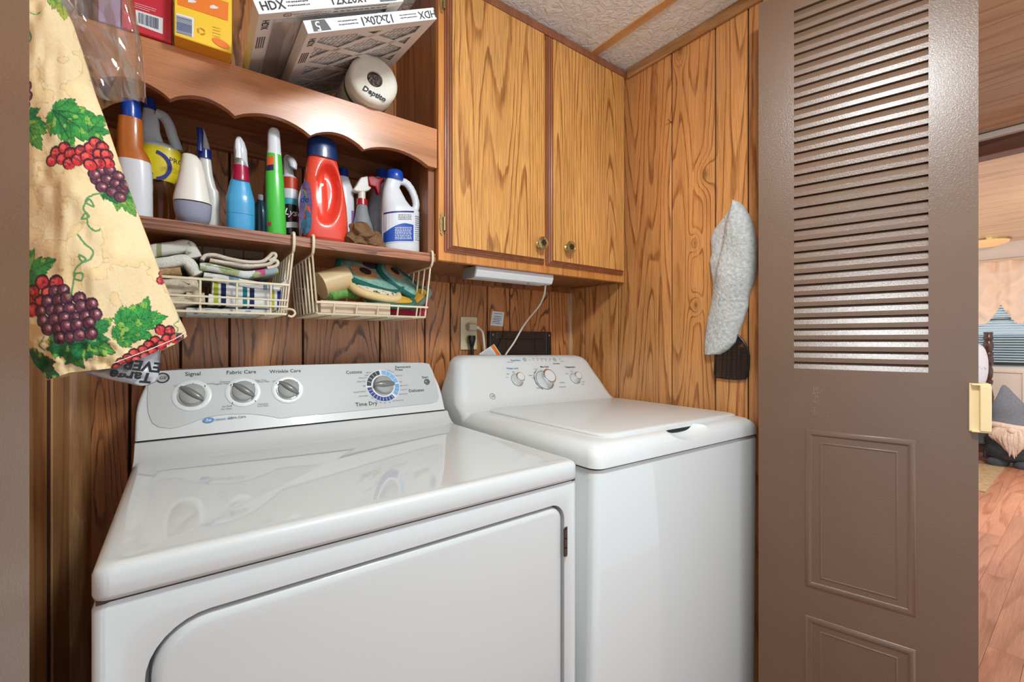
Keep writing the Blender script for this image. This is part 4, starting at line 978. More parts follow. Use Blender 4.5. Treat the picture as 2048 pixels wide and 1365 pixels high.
# 10 white bottle behind
y10 = 1.20
t = thing('softener_bottle', 'white bottle with blue cap and purple label behind the red detergent', 'bottle', base_of(690, y10))
pl('body', [(466, 668, 710), (450, 667, 711), (400, 667, 709), (375, 669, 706), (360, 673, 700), (352, 676, 697)], y10, M_WB, t, 0.7)
pl('cap', [(354, 675, 697), (338, 676, 696)], y10, M_DBLUE, t, 1.0, pw_=2)
uc_, hw_ = (at(667, 430, y=y10).x + at(710, 430, y=y10).x) / 2, (at(710, 430, y=y10).x - at(667, 430, y=y10).x) / 2 * 0.93
patch(MB(), 699, 708, 424, 464, y10, 0, y10, 0.7, uc=uc_, hwx=hw_, off=0.001).build('purple_label', plain('purple_label', (156, 110, 170), 0.4), t)
# 11 trigger spray with red trigger
y11 = 1.175
t = thing('spray_bottle', 'clear grey spray bottle with red trigger and red collar', 'bottle', base_of(725, y11))
pl('body', [(482, 703, 750), (470, 703, 749), (450, 705, 745), (430, 710, 738), (411, 713.5, 735)], y11, trans('clear_grey', (176, 180, 182), 0.25, 0.35), t, 1.0, pw_=2)
pl('collar', [(411, 712, 736), (399, 713, 735)], y11, plastic('red_collar', (188, 28, 36)), t, 1.0, pw_=2)
pl('neck', [(400, 715.5, 731.5), (380, 716, 731)], y11, M_WB2, t, 1.0, pw_=2)
hx = at(724, 368, y=y11)
MB().prism([at(u, v, y=y11 - 0.01) for u, v in ((707, 378), (713, 370), (722, 354), (736, 351), (738, 372), (744, 374), (739, 380), (728, 384), (712, 382))], (0, 0.022, 0)).build('trigger_head', M_WB2, t, bevel=0.003)
MB().prism([at(u, v, y=y11 - 0.008) for u, v in ((736, 352), (746, 350), (757, 356), (769, 353), (770, 362), (762, 368), (762, 388), (757, 388), (752, 374), (740, 370))], (0, 0.018, 0)).build('trigger', plastic('red_trigger', (178, 22, 34)), t, bevel=0.003)
# 12 white jug with blue cap and label
y12 = 1.125
t = thing('bleach_jug', 'white bleach jug with blue cap and blue label at the right end of the shelf', 'bottle', base_of(800, y12))
rows = [(506, 764, 836), (500, 761.5, 838.5), (430, 760.5, 838), (420, 761, 837), (411, 762, 822), (400, 763, 813), (385, 765, 805), (374, 768, 799), (364, 771, 803), (357, 774, 804)]
pl('body', rows, y12, M_WB, t, 0.72, seg=32)
pl('cap', [(361, 773, 806), (357, 772, 807), (345, 773, 806), (342, 776, 803)], y12, M_BLUECAP, t, 1.0, pw_=2)
hp = [at(799, 362, y=y12), at(812, 366, y=y12), at(823, 380, y=y12), at(830, 398, y=y12), at(832, 412, y=y12), at(828, 424, y=y12)]
MB().tube(spline(hp), [0.0095 + 0.0004 * (k % 3) for k in range(31)], 12).build('handle', M_WB, t, smooth=60)
uc_, hw_ = (at(760.5, 460, y=y12).x + at(838, 460, y=y12).x) / 2, (at(838, 460, y=y12).x - at(760.5, 460, y=y12).x) / 2 * 0.93
def jl(nm, u0, u1, v0, v1, mat, off): patch(MB(), u0, u1, v0, v1, y12, 0, y12, 0.72, uc=uc_, hwx=hw_, off=off, nu=16).build(nm, mat, t)
M_LBL = plain('bleach_blue', (24, 78, 176), 0.4, coat=0.2)
jl('label', 763, 834, 426, 489, plain('label_white', (224, 226, 232), 0.4), 0.0006)
jl('blue_line', 764, 817, 428, 431, M_DBLUE, 0.0012)
# blue field with an arched top edge
mb = MB(); vs = []; nu = 18
for i in range(nu + 1):
    u = 764 + (816 - 764) * i / nu; vt = 452 + 16 * ((u - 800) / 36) ** 2 if u < 800 else 452 + 3 * ((u - 800) / 16)
    for v in (vt, 487):
        p = at(u, v, y=y12); qv = max(-0.99, min(0.99, (p.x - uc_) / hw_)); vs.append((p.x, y12 - hw_ * 0.72 * (1 - abs(qv) ** 2.4) ** (1 / 2.4) - 0.0012, p.z))
mb.add(vs, [(2 * i, 2 * i + 1, 2 * i + 3, 2 * i + 2) for i in range(nu)]).build('blue_field', M_LBL, t)
sc1 = MB(); sc2 = MB(); rs = random.Random(4)
for (u0, u1, v0, v1, n, mbq) in ((780, 812, 459, 484, 8, sc1), (786, 812, 434, 446, 4, sc2), (820, 832, 436, 486, 12, sc2)):
    for k in range(n):
        v = v0 + (v1 - v0) * (k + 0.3) / n; u = u0
        while u < u1 - 1:
            w = rs.uniform(1.2, 4.5); patch(mbq, u, min(u + w, u1), v, v + (v1 - v0) / n * 0.4, y12, 0, y12, 0.72, uc=uc_, hwx=hw_, off=0.0018, nu=2, nv=1); u += w + rs.uniform(0.6, 1.4)
sc1.build('white_print', M_PAPER, t); sc2.build('grey_print', M_INKG, t)
# 13 bottle hidden behind the white jug
y13 = 1.25
t = thing('cleaner_bottle', 'white bottle with dark label and blue cap behind the white bleach jug', 'bottle', base_of(758, y13))
pl('body', [(484, 732, 786), (440, 732, 786), (400, 738, 782), (370, 745, 778), (356, 750, 774)], y13, plain('white_navy_bottle', (196, 198, 210), 0.35, noise=0.4, nscale=25), t, 0.7)
pl('cap', [(358, 752, 776), (340, 752, 776)], y13, M_BLUECAP, t, 1.0, pw_=2)
t = thing('bottle_cap', 'small red cap at the back of the lower shelf left of the cream cup', 'cap', base_of(331, 1.26))
MB().lathe([(0, 0.014), (0.012, 0.014), (0.015, 0.011), (0.016, 0)], Vector(base_of(331, 1.26)) + Vector((0, 0, 0.0005)), seg=24).build('cap_body', plastic('red_cap', (150, 20, 26)), t, smooth=40)
# 14 brown rag
def cloth_lump(name, label, rows, y, depth, mat, cat='cloth', seed=1, amp=0.006, freq=60, zmin=None, group=None, seg=40):
    t = None; R = px_rows(rows, y, depth, seg, 2.2, zmin)
    # interpolate rings
    D = []
    for a, b_ in zip(R, R[1:]):
        for k in range(6):
            f = k / 6; D.append([tuple(p[i] + (q[i] - p[i]) * f for i in range(3)) for p, q in zip(a, b_)])
    D.append(R[-1]); out = []
    for ring in D:
        c = Vector((sum(p[0] for p in ring) / seg, sum(p[1] for p in ring) / seg, ring[0][2])); rg = []
        for p in ring:
            p = Vector(p); dv = (p - c); dv.z = 0
            nse = mnoise.noise(Vector((p.x, p.y, p.z)) * freq + Vector((seed * 7.1, 0, 0)))
            nse = (1 - abs(nse) * 2.2)
            q = p + (dv.normalized() if dv.length > 1e-6 else Vector((0, -1, 0))) * nse * amp
            q.z += mnoise.noise(p * freq * 0.8 + Vector((0, seed * 3.3, 0))) * amp * 1.2
            if zmin: q.z = max(q.z, zmin)
            rg.append(tuple(q))
        out.append(rg)
    o = MB().loft(out).build(name, mat, smooth=70)
    return tag(o, label, cat, group)
M_RAG = plain('brown_terry', (142, 104, 70), 0.95, noise=0.25, nscale=300, bump=1.0, bscale=900)
cloth_lump('cleaning_rag', 'crumpled brown cleaning rag in front of the clear spray bottle', [(497, 700, 766), (488, 698, 764), (478, 700, 758), (466, 703, 752), (456, 708, 740), (451, 716, 730)], 1.095, 0.42, M_RAG, amp=0.014, freq=62, zmin=SZ1 + 0.0005, seed=3)

# ================================================================== WIRE BASKETS
BW = 0.0023
def wire(mb, pts, r=BW, seg=6): return mb.tube(pts, r, seg)
def basket(name, label, x0, x1, zb, zf, sides, label_group):
    """under-shelf wire basket: side racks hang from arms that slip over the shelf"""
    t = thing(name, label, 'basket', ((x0 + x1) / 2, 1.2, zb))
    yf, yb = 1.082, 1.318; zt = SZ0 - 0.004
    for x, sgn in ((x0, -1), (x1, 1)):
        arm = MB()
        wire(arm, spline([(x - sgn * 0.000, yb, SZ1 + 0.004), (x, 1.09, SZ1 + 0.004), (x, 1.066, SZ1 + 0.004), (x, 1.062, SZ1 - 0.004), (x, 1.062, SZ0 + 0.002), (x, 1.068, SZ0 - 0.010), (x, 1.075, SZ0 - 0.014)], 4), 0.0032)
        arm.build('hanging_arm', M_WIRE, t, smooth=60)
        sd = MB()
        n = 8
        xi = x - sgn * 0.0
        xbm = x - sgn * 0.012
        wire(sd, [(xi, 1.075, zt - 0.010), (xi, yb, zt - 0.010)], 0.0028)
        for k in range(n):
            f = k / (n - 1); y_ = yf + (yb - yf) * f
            wire(sd, [(xi, 1.075 + (yb - 1.075) * f, zt - 0.010), (xbm, y_, zb + 0.004)])
        wire(sd, [(xbm, yf, zb + 0.002), (xbm, yb, zb + 0.002)], 0.0028)
        sd.build('side_rack', M_WIRE, t, smooth=60)
    fr_ = MB(); a, b_ = x0 + 0.012, x1 - 0.012
    wire(fr_, [(a - 0.004, yf - 0.008, zf), (b_ + 0.004, yf - 0.008, zf)], 0.0028)
    wire(fr_, [(a, yf, zb), (b_, yf, zb)], 0.0028)
    for k in range(1, 6):
        x = a + (b_ - a) * (k - 0.3) / 5.2; wire(fr_, [(x, yf - 0.008, zf), (x, yf, zb)])
    fr_.build('front_rail', M_WIRE, t, smooth=60)
    bt = MB()
    for k in range(11): y_ = yf + (yb - yf) * k / 10; wire(bt, [(a, y_, zb), (b_, y_, zb)], 0.0019)
    for k in range(4): x = a + (b_ - a) * (k + 0.5) / 4; wire(bt, [(x, yf, zb - 0.002), (x, yb, zb - 0.002)])
    bt.build('bottom_rack', M_WIRE, t, smooth=60)
    bk = MB()
    for z_ in (zb + 0.04, zb + 0.08): wire(bk, [(a, yb, z_), (b_, yb, z_)])
    for k in range(5): x = a + (b_ - a) * (k + 0.5) / 5; wire(bk, [(x, yb, zb), (x, yb, zb + 0.08)])
    bk.build('back_rack', M_WIRE, t, smooth=60)
    return t
br = basket('wire_basket', 'cream wire under-shelf basket holding pot holders', 0.238, 0.532, 1.210, 1.236, 0, None)
bl = basket('wire_basket', 'cream wire under-shelf basket holding folded dish towels', -0.150, 0.198, 1.206, 1.270, 0, None)
fb = MB()
for z_ in (1.222, 1.236): wire(fb, [(-0.14, 1.076, z_), (0.188, 1.076, z_)])
fb.build('front_wire', M_WIRE, bl, smooth=60)
MB().tube(spline([at(563, 620, y=1.08), at(575, 618, y=1.075), at(586, 620, y=1.07), at(590, 627, y=1.07), at(584, 633, y=1.07), at(576, 631, y=1.07)]), 0.0026, 8).build('hook', M_WIRE, bl, smooth=60)

# ------------------------------------------------------------------ towels in the left basket
def stripes(name, base, bands, rough=0.95, pat=None):
    """terry cloth with stripes at given x positions (metres): bands of (x, half width, colour)"""
    m, N, L, b = newmat(name)
    tc = N.new('ShaderNodeTexCoord'); sp = N.new('ShaderNodeSeparateXYZ'); L.new(tc.outputs['Object'], sp.inputs[0])
    cur = None
    t = N.new('ShaderNodeTexNoise'); t.inputs['Scale'].default_value = 500; L.new(tc.outputs['Object'], t.inputs['Vector'])
    rgb = N.new('ShaderNodeMix'); rgb.data_type = 'RGBA'; rgb.inputs[6].default_value = lin(tuple(v * 0.9 for v in base)); rgb.inputs[7].default_value = lin(base); L.new(t.outputs[0], rgb.inputs[0])
    cur = rgb.outputs[2]
    for (x, hw, c) in bands:
        cm = N.new('ShaderNodeMath'); cm.operation = 'COMPARE'; L.new(sp.outputs[0], cm.inputs[0]); cm.inputs[1].default_value = x; cm.inputs[2].default_value = hw
        mx = N.new('ShaderNodeMix'); mx.data_type = 'RGBA'; L.new(cm.outputs[0], mx.inputs[0]); L.new(cur, mx.inputs[6]); mx.inputs[7].default_value = lin(c); cur = mx.outputs[2]
    if pat:
        for (sc_, thr, c, off) in pat:
            n = N.new('ShaderNodeTexNoise'); n.inputs['Scale'].default_value = sc_; n.inputs['Detail'].default_value = 2
            mp = N.new('ShaderNodeMapping'); mp.inputs['Location'].default_value = (off, off, off); L.new(tc.outputs['Object'], mp.inputs[0]); L.new(mp.outputs[0], n.inputs['Vector'])
            gt = N.new('ShaderNodeMapRange'); gt.inputs[1].default_value = thr; gt.inputs[2].default_value = thr + 0.04; L.new(n.outputs[0], gt.inputs[0])
            mx = N.new('ShaderNodeMix'); mx.data_type = 'RGBA'; L.new(gt.outputs[0], mx.inputs[0]); L.new(cur, mx.inputs[6]); mx.inputs[7].default_value = lin(c); cur = mx.outputs[2]
    L.new(cur, b.inputs['Base Color']); b.inputs['Roughness'].default_value = rough
    bp = N.new('ShaderNodeBump'); bp.inputs['Strength'].default_value = 0.6; bp.inputs['Distance'].default_value = 0.0012; L.new(t.outputs[0], bp.inputs['Height']); L.new(bp.outputs[0], b.inputs['Normal'])
    return m
def strip(mb, path, th, y0, y1, rnd=0.004):
    """cloth layer: a path in the xz plane (photo pixels at depth y0) with thickness th px, running back to y1"""
    P = spline([at(u, v, y=y0) for u, v in path], 5)
    tpx = depth_at(path[0][0], y0) / FPX * th / 2
    n = len(P); up = []
    for i in range(n):
        tg_ = (P[min(i + 1, n - 1)] - P[max(i - 1, 0)]); tg_.y = 0; tg_.normalize(); up.append(Vector((-tg_.z, 0, tg_.x)))
    rings = []
    ys = [(y0, 0.55), (y0 - 0.0035 + 0.0055, 0.85), (y0 + 0.006, 1.0), (y1, 1.0)]
    loop = [(i, 1) for i in range(n)] + [(i, -1) for i in range(n - 1, -1, -1)]
    for y_, k in ys:
        ring = []
        for i, s_ in loop:
            wob = 1 + 0.10 * mnoise.noise(Vector((P[i].x * 90, y_ * 40, s_ * 3.1 + P[i].z * 40)))
            p = P[i] + up[i] * (s_ * tpx * k * wob); ring.append((p.x, y_ + 0.004 * mnoise.noise(Vector((p.x * 60, p.z * 60, 2))), p.z))
        rings.append(ring)
    return mb.loft(rings)
def towel(name, label, layers, y0, y1, mat, cat='towel', group='towels in the left basket'):
    mb = MB()
    for path, th in layers: strip(mb, path, th, y0, y1)
    return tag(mb.build(name, mat, smooth=60), label, cat, group)
X_ = lambda u: at(u, 590, y=1.095).x
st = [(X_(432), 0.0042, (170, 178, 44)), (X_(447), 0.0045, (26, 40, 82)), (X_(490), 0.0042, (30, 118, 130)), (X_(504), 0.0045, (26, 40, 82)), (X_(545), 0.004, (170, 178, 44)), (X_(559), 0.0045, (30, 46, 130))]
M_STR = stripes('striped_terry', (236, 236, 232), st)
GT = None
towel('dish_towel', 'white dish towel with olive and navy stripes, lower of the striped pair', [([(417, 598), (470, 603), (520, 606), (558, 610)], 22)], 1.096, 1.27, M_STR)
towel('dish_towel', 'white dish towel with olive and navy stripes, upper of the striped pair', [([(425, 575), (470, 580), (520, 586), (562, 590)], 25)], 1.094, 1.27, M_STR)
towel('dish_towel', 'thin white dish towel at the very bottom of the left basket', [([(372, 621), (430, 622), (480, 623), (540, 624)], 13)], 1.098, 1.28, stripes('white_blue_towel', (222, 222, 218), [], pat=[(70, 0.58, (110, 130, 150), 3.0)]))
towel('dish_towel', 'white dish towel with blue-grey check folded over the striped towels', [([(408, 549), (440, 553), (480, 561), (520, 568), (556, 572), (571, 566), (573, 559)], 10), ([(425, 557), (470, 566), (520, 574), (560, 578)], 9)], 1.090, 1.27, stripes('check_towel', (236, 232, 226), [(X_(462), 0.004, (120, 140, 152)), (X_(472), 0.005, (140, 160, 170)), (X_(530), 0.004, (120, 140, 152)), (X_(541), 0.005, (140, 160, 170))]))
towel('dish_towel', 'floral dish towel with green leaves and a pink flower', [([(400, 532), (420, 533), (450, 540), (490, 548), (525, 545), (556, 539)], 15)], 1.094, 1.27, stripes('floral_towel', (222, 222, 214), [(X_(523), 0.013, (196, 84, 130)), (X_(497), 0.012, (214, 222, 222)), (X_(543), 0.012, (150, 172, 180))], pat=[(45, 0.52, (168, 178, 128), 1.0), (60, 0.60, (112, 134, 84), 5.0)]))
towel('dish_towel', 'cream towel folded in loops on top of the left basket pile', [([(404, 518), (412, 510), (430, 509), (460, 517), (495, 523), (525, 522), (540, 512), (545, 506), (551, 507), (551, 514), (540, 521)], 7.5), ([(420, 519), (460, 526), (500, 531), (535, 528), (550, 520), (556, 524), (553, 531), (535, 536)], 7.5)], 1.092, 1.26, plain('cream_towel', (228, 214, 196), 0.95, noise=0.12, nscale=200, bump=0.6, bscale=700))
M_GP = stripes('green_print_towel', (226, 224, 214), [(at(318, 500, y=1.1).x, 0.004, (150, 160, 110))], pat=[(50, 0.60, (150, 164, 116), 2.0)])
towel('dish_towel', 'white towel with faint green print, top of the left pile', [([(296, 503), (320, 497), (350, 493), (375, 490), (384, 500), (390, 514)], 25)], 1.10, 1.27, M_GP)
towel('dish_towel', 'white ribbed towel rolled under the green-print towel', [([(306, 526), (340, 523), (365, 518), (378, 524), (390, 540), (396, 548)], 22)], 1.10, 1.27, plain('ribbed_white_towel', (228, 224, 212), 0.95, bump=0.8, bscale=300, noise=0.1, nscale=80))
towel('dish_towel', 'tan mottled towel folded under the white ribbed towel', [([(310, 545), (340, 543), (362, 541)], 17)], 1.104, 1.27, plain('tan_mottled', (176, 144, 100), 0.95, noise=0.4, nscale=220, bump=0.6, bscale=500))
M_WAF = plain('waffle_cloth', (214, 200, 176), 0.95, noise=0.2, nscale=90, bump=1.0, bscale=260)
towel('dish_cloth', 'beige waffle cloth folded at the upper left of the left basket', [([(322, 567), (350, 566), (372, 563), (384, 562), (386, 575)], 19)], 1.097, 1.25, M_WAF, 'cloth', 'beige waffle cloths')
towel('dish_cloth', 'beige waffle cloth folded in the middle left of the left basket', [([(330, 582), (355, 581), (378, 576), (392, 580), (388, 592), (372, 590)], 16)], 1.097, 1.25, M_WAF, 'cloth', 'beige waffle cloths')
towel('dish_cloth', 'beige waffle cloth folded at the lower left of the left basket', [([(340, 604), (365, 602), (390, 597), (410, 596)], 22)], 1.099, 1.25, M_WAF, 'cloth', 'beige waffle cloths')
towel('dish_towel', 'brown ribbed towel rolled at the back of the left basket', [([(393, 505), (420, 502), (460, 503), (500, 506), (527, 510)], 26)], 1.20, 1.30, stripes('brown_rib_towel', (150, 124, 100), [(at(u, 505, y=1.2).x, 0.0015, (92, 72, 54)) for u in (405, 448, 487)]))

# ------------------------------------------------------------------ right basket: tape roll, mitt, tray, pot holders
c0, c1 = at(640, 572, y=1.15), at(694, 556, y=1.16)
ax = (c1 - c0)
tr_ = thing('packing_tape_roll', 'wide beige roll of tape lying in the right basket', 'tape', (c0 + c1) / 2)
MB().lathe([(0, 0.0215), (0, 0.034), (ax.length, 0.034), (ax.length, 0.0215)], c0, ax, 36).build('tape', plain('beige_tape', (214, 186, 136), 0.4, coat=0.3), tr_, smooth=40)
MB().lathe([(0.0005, 0.016), (0.0005, 0.0213), (ax.length - 0.0005, 0.0213), (ax.length - 0.0005, 0.016)], c0, ax, 28).build('core', plain('cardboard_core', (140, 104, 70), 0.8), tr_, smooth=40)
gm = MB(); gp = spline([at(660, 594, y=1.13), at(675, 589, y=1.14), at(695, 586, y=1.15), at(716, 588, y=1.16)], 8)
gm.tube(gp, [0.0125 + 0.0016 * math.sin(i * 2.4) for i in range(len(gp))], 14)
tag(gm.build('scrub_cloth', plain('green_knit', (122, 176, 88), 0.95, noise=0.3, nscale=200, bump=1.0, bscale=500), smooth=60), 'rolled green knit scrub cloth beside the beige tape', 'cloth')
t = thing('tray', 'shallow tan tray at the front of the right basket', 'tray', (0.35, 1.12, 1.215))
ty0, ty1, tx0, tx1 = 1.088, 1.19, at(641, 612, y=1.09).x, at(780, 612, y=1.09).x
M_TRAY = plain('tan_plastic_tray', (218, 192, 162), 0.45, noise=0.06, nscale=40)
box(tx0, tx1, ty0, ty1, 1.214, 1.217).build('tray_bottom', M_TRAY, t)
for q in ((tx0, tx1, ty0, ty0 + 0.003, 1.217, 1.242), (tx0, tx1, ty1 - 0.003, ty1, 1.217, 1.242), (tx0, tx0 + 0.003, ty0 + 0.003, ty1 - 0.003, 1.217, 1.242), (tx1 - 0.003, tx1, ty0 + 0.003, ty1 - 0.003, 1.217, 1.242)):
    box(*q).build('tray_wall', M_TRAY, t)
def pad(name, label, P, ea, eb, th, mat, rim, cat='pot holder', pw_=2.6, n=40, spots=()):
    """quilted pad: superellipse spanned by ea, eb with a rolled rim"""
    P, ea, eb = Vector(P), Vector(ea), Vector(eb); nn = ea.cross(eb).normalized()
    root = thing(name, label, cat, P, 'pot holders in the right basket')
    def pt(t, k): c, s_ = math.cos(t), math.sin(t); return P + ea * (k * math.copysign(abs(c) ** (2 / pw_), c)) + eb * (k * math.copysign(abs(s_) ** (2 / pw_), s_))
    T = [2 * PI * k / n for k in range(n)]
    rings = []
    for k, h in ((0.05, -0.5), (0.6, -0.5), (0.95, -0.25), (1.0, 0.0), (0.95, 0.3), (0.8, 0.5), (0.55, 0.62), (0.3, 0.68), (0.05, 0.7)):
        rings.append([pt(t, k) + nn * (th * (h + 0.10 * mnoise.noise(pt(t, k) * 60))) for t in T])
    MB().loft(rings).build('quilted_body', mat, root, smooth=60)
    MB().tube([pt(t, 1.0) for t in T] + [pt(0, 1.0), ], th * 0.6, 8).build('bound_edge', rim, root, smooth=60)
    for ks, (a, b_, ra, rb, m2) in enumerate(spots):
        hz = th * (0.30 if m2 is M_BRN else 0.0)
        c = P + ea * a + eb * b_ ; mb = MB()
        ring = lambda k, h: [c + ea * (ra * k * math.cos(t)) + eb * (rb * k * math.sin(t)) + nn * h for t in T[::2]]
        mb.loft([ring(1, th * 0.2), ring(1, th * 0.70 + hz), ring(0.5, th * 0.80 + hz), ring(0.02, th * 0.82 + hz)], cap=False).build('printed_flower', m2, root, smooth=60)
    return root
M_TEAL = plain('teal_binding', (26, 96, 86), 0.9, noise=0.3, nscale=300); M_PEACH = plain('peach_print', (206, 146, 96), 0.9, noise=0.3, nscale=80); M_AQUA = plain('aqua_print', (126, 166, 150), 0.9, noise=0.6, nscale=60, bump=0.5); M_BRN = plain('seed_brown', (50, 28, 22), 0.9)
M_CRM = stripes('cream_print', (232, 220, 194), [], pat=[(75, 0.58, (70, 86, 70), 2.0), (60, 0.62, (206, 150, 70), 7.0), (90, 0.62, (60, 50, 46), 11.0)])
M_YPAD = plain('golden_quilt', (222, 166, 48), 0.9, noise=0.2, nscale=100, bump=0.6)
pad('pot_holder', 'teal-edged sunflower pot holder on top of the pile', at(742, 552, y=1.165), (0.082, -0.01, -0.024), (0.016, 0.040, 0.034), 0.014, M_AQUA, M_TEAL, spots=((-0.25, -0.15, 0.42, 0.5, M_PEACH), (-0.22, -0.12, 0.18, 0.24, M_BRN), (-0.1, 0.62, 0.2, 0.2, M_BRN)))
pad('pot_holder', 'teal-edged sunflower pot holder sloping down to the right of the pile', at(800, 562, y=1.175), (0.056, -0.012, -0.036), (0.016, 0.036, 0.028), 0.013, M_AQUA, M_TEAL, spots=((-0.35, 0.2, 0.42, 0.5, M_PEACH), (-0.35, 0.25, 0.2, 0.24, M_BRN)))
pad('pot_holder', 'cream printed pot holder in the middle of the pile', at(750, 580, y=1.135), (0.058, -0.006, -0.010), (0.004, 0.034, 0.022), 0.018, M_CRM, plain('cream_binding', (224, 196, 140), 0.9))
pad('pot_holder', 'golden pot holder with green binding at the bottom of the pile', at(782, 600, y=1.13), (0.060, -0.004, 0.0), (0.0, 0.036, 0.018), 0.014, M_YPAD, plain('green_binding', (58, 106, 84), 0.9))
pad('pot_holder', 'small golden pot holder leaning at the right end of the basket', at(833, 596, y=1.14), (0.026, 0.0, 0.026), (0.0, 0.05, 0.010), 0.013, M_YPAD, plain('grey_green_binding', (96, 108, 96), 0.9))
cloth_lump('red_cloth', 'dark red cloth under the pot holders', [(631, 780, 850), (622, 775, 855), (612, 790, 856), (604, 815, 855)], 1.15, 0.6, plain('red_cloth', (160, 28, 52), 0.9, noise=0.2), seed=9, amp=0.003)

# ================================================================== UPPER SHELF
ZU = 1.7105
def card_box(name, label, u0, u1, vref, y, depth, h, mat, under):
    a, b_ = at(u0, vref, y=y), at(u1, vref, y=y)
    t = thing(name, label, 'box', ((a.x + b_.x) / 2, y + depth / 2, ZU))
    box(a.x, b_.x, y, y + depth, ZU + 0.0005, ZU + h).build('carton', mat, t, bevel=0.0012, bseg=1)
    if under: box(a.x + 0.001, b_.x - 0.001, y + 0.001, y + depth - 0.001, ZU, ZU + 0.0006).build('bottom_flap', under, t)
    return t
def quad(mb, y, pts, off=0.0008): return mb.face([at(u, v, y=y - off) for u, v in pts])
yr = 1.055
t = card_box('dryer_sheet_box', 'red carton with a white barcode label on the upper shelf', 243, 343.5, 70, yr, 0.12, 0.23, M_RED, None)
quad(MB(), yr, [(271, 18.5), (326, 36), (325.5, 68), (272, 48)]).build('barcode_label', M_PAPER, t)
bcx = MB(); rs = random.Random(2); u = 277.0
while u < 319:
    w = rs.choice([0.7, 1.0, 1.6, 2.4]); f = lambda uu: (uu - 271) / 55
    quad(bcx, yr, [(u, 22 + 17.5 * f(u)), (u + w, 22 + 17.5 * f(u + w)), (u + w, 43 + 19 * f(u + w)), (u, 43 + 19 * f(u))], 0.0014); u += w + rs.choice([0.8, 1.1, 1.8])
bcx.build('barcode', plain('barcode_ink', (44, 62, 100), 0.6), t)
pr_ = MB()
for k, (v, e_) in enumerate(((4, 311), (8, 309), (12, 297))):
    u = 269.0
    while u < e_:
        w = rs.uniform(1, 3.5); quad(pr_, yr, [(u, v + (u - 269) * .32), (u + w, v + (u + w - 269) * .32), (u + w, v + 1.6 + (u + w - 269) * .32), (u, v + 1.6 + (u - 269) * .32)], 0.0012); u += w + 0.8
pr_.build('white_print', plain('pink_print', (240, 190, 196), 0.5), t)
t = card_box('lilac_carton', 'pale lilac carton left of the red carton on the upper shelf', 196, 241.5, 40, yr + 0.004, 0.12, 0.2, plain('lilac_card', (176, 150, 188), 0.45), None)
yy = 1.024
t = card_box('dryer_sheet_box', 'yellow carton with an orange panel beside the air filters', 348.5, 464, 90, yy, 0.13, 0.25, M_YEL, M_AMB)
quad(MB(), yy, [(355, -30), (457, 5), (456, 41), (355, 8)]).build('orange_panel', M_ORA, t)
quad(MB(), yy, [(352, 25), (388, 35), (387, 75), (352, 64)]).build('barcode_label', M_PAPER, t)
bcx = MB()
for k in range(17):
    v = 29.5 + k * 2.05; h = rs.choice([0.6, 0.9, 1.3]); quad(bcx, yy, [(353, v), (384, v + 9), (384, v + 9 + h), (353, v + h)], 0.0014)
bcx.build('barcode', plain('barcode_ink_blue', (60, 80, 130), 0.6), t)
ov = MB(); c_ = at(442, 86, y=yy - 0.0012)
ov.face([c_ + Vector((0.0145 * math.cos(a), 0, 0.0075 * math.sin(a) - 0.0025 * math.cos(a))) for a in np.linspace(0, 2 * PI, 25)[:-1]]).build('oval_print', M_ORA, t)
rc = MB(); c_ = at(403, 62, y=yy - 0.0012)
for k in range(3): disc_ring(rc, c_, (1, 0, 0), (0, 0, 1), 0.004, 0.0065, k * 2.09 + 0.3, k * 2.09 + 1.9, (0, 0, 0))
scribble(rc, at(425, 52, y=yy - 0.0012), at(452, 60, y=yy - 0.0012) - at(425, 52, y=yy - 0.0012), at(425, 75, y=yy - 0.0012) - at(425, 52, y=yy - 0.0012), [(k, 0.0, 0.6) for k in (0.0, 0.25, 0.5, 0.75)], 0.0012, Vector((0, 0, 0)), 8)
rc.build('brown_print', plain('amber_print', (206, 140, 20), 0.5), t)
for (u, v) in ((383, 1), (427, 13)):
    cr = MB(); quad(cr, yy, [(u - 7, v - 2), (u, v - 4), (u + 5, v - 1), (u + 10, v + 1), (u + 8, v + 4), (u, v + 4), (u - 7, v + 3)], 0.0014)
    cr.build('white_print', M_PAPER, t)

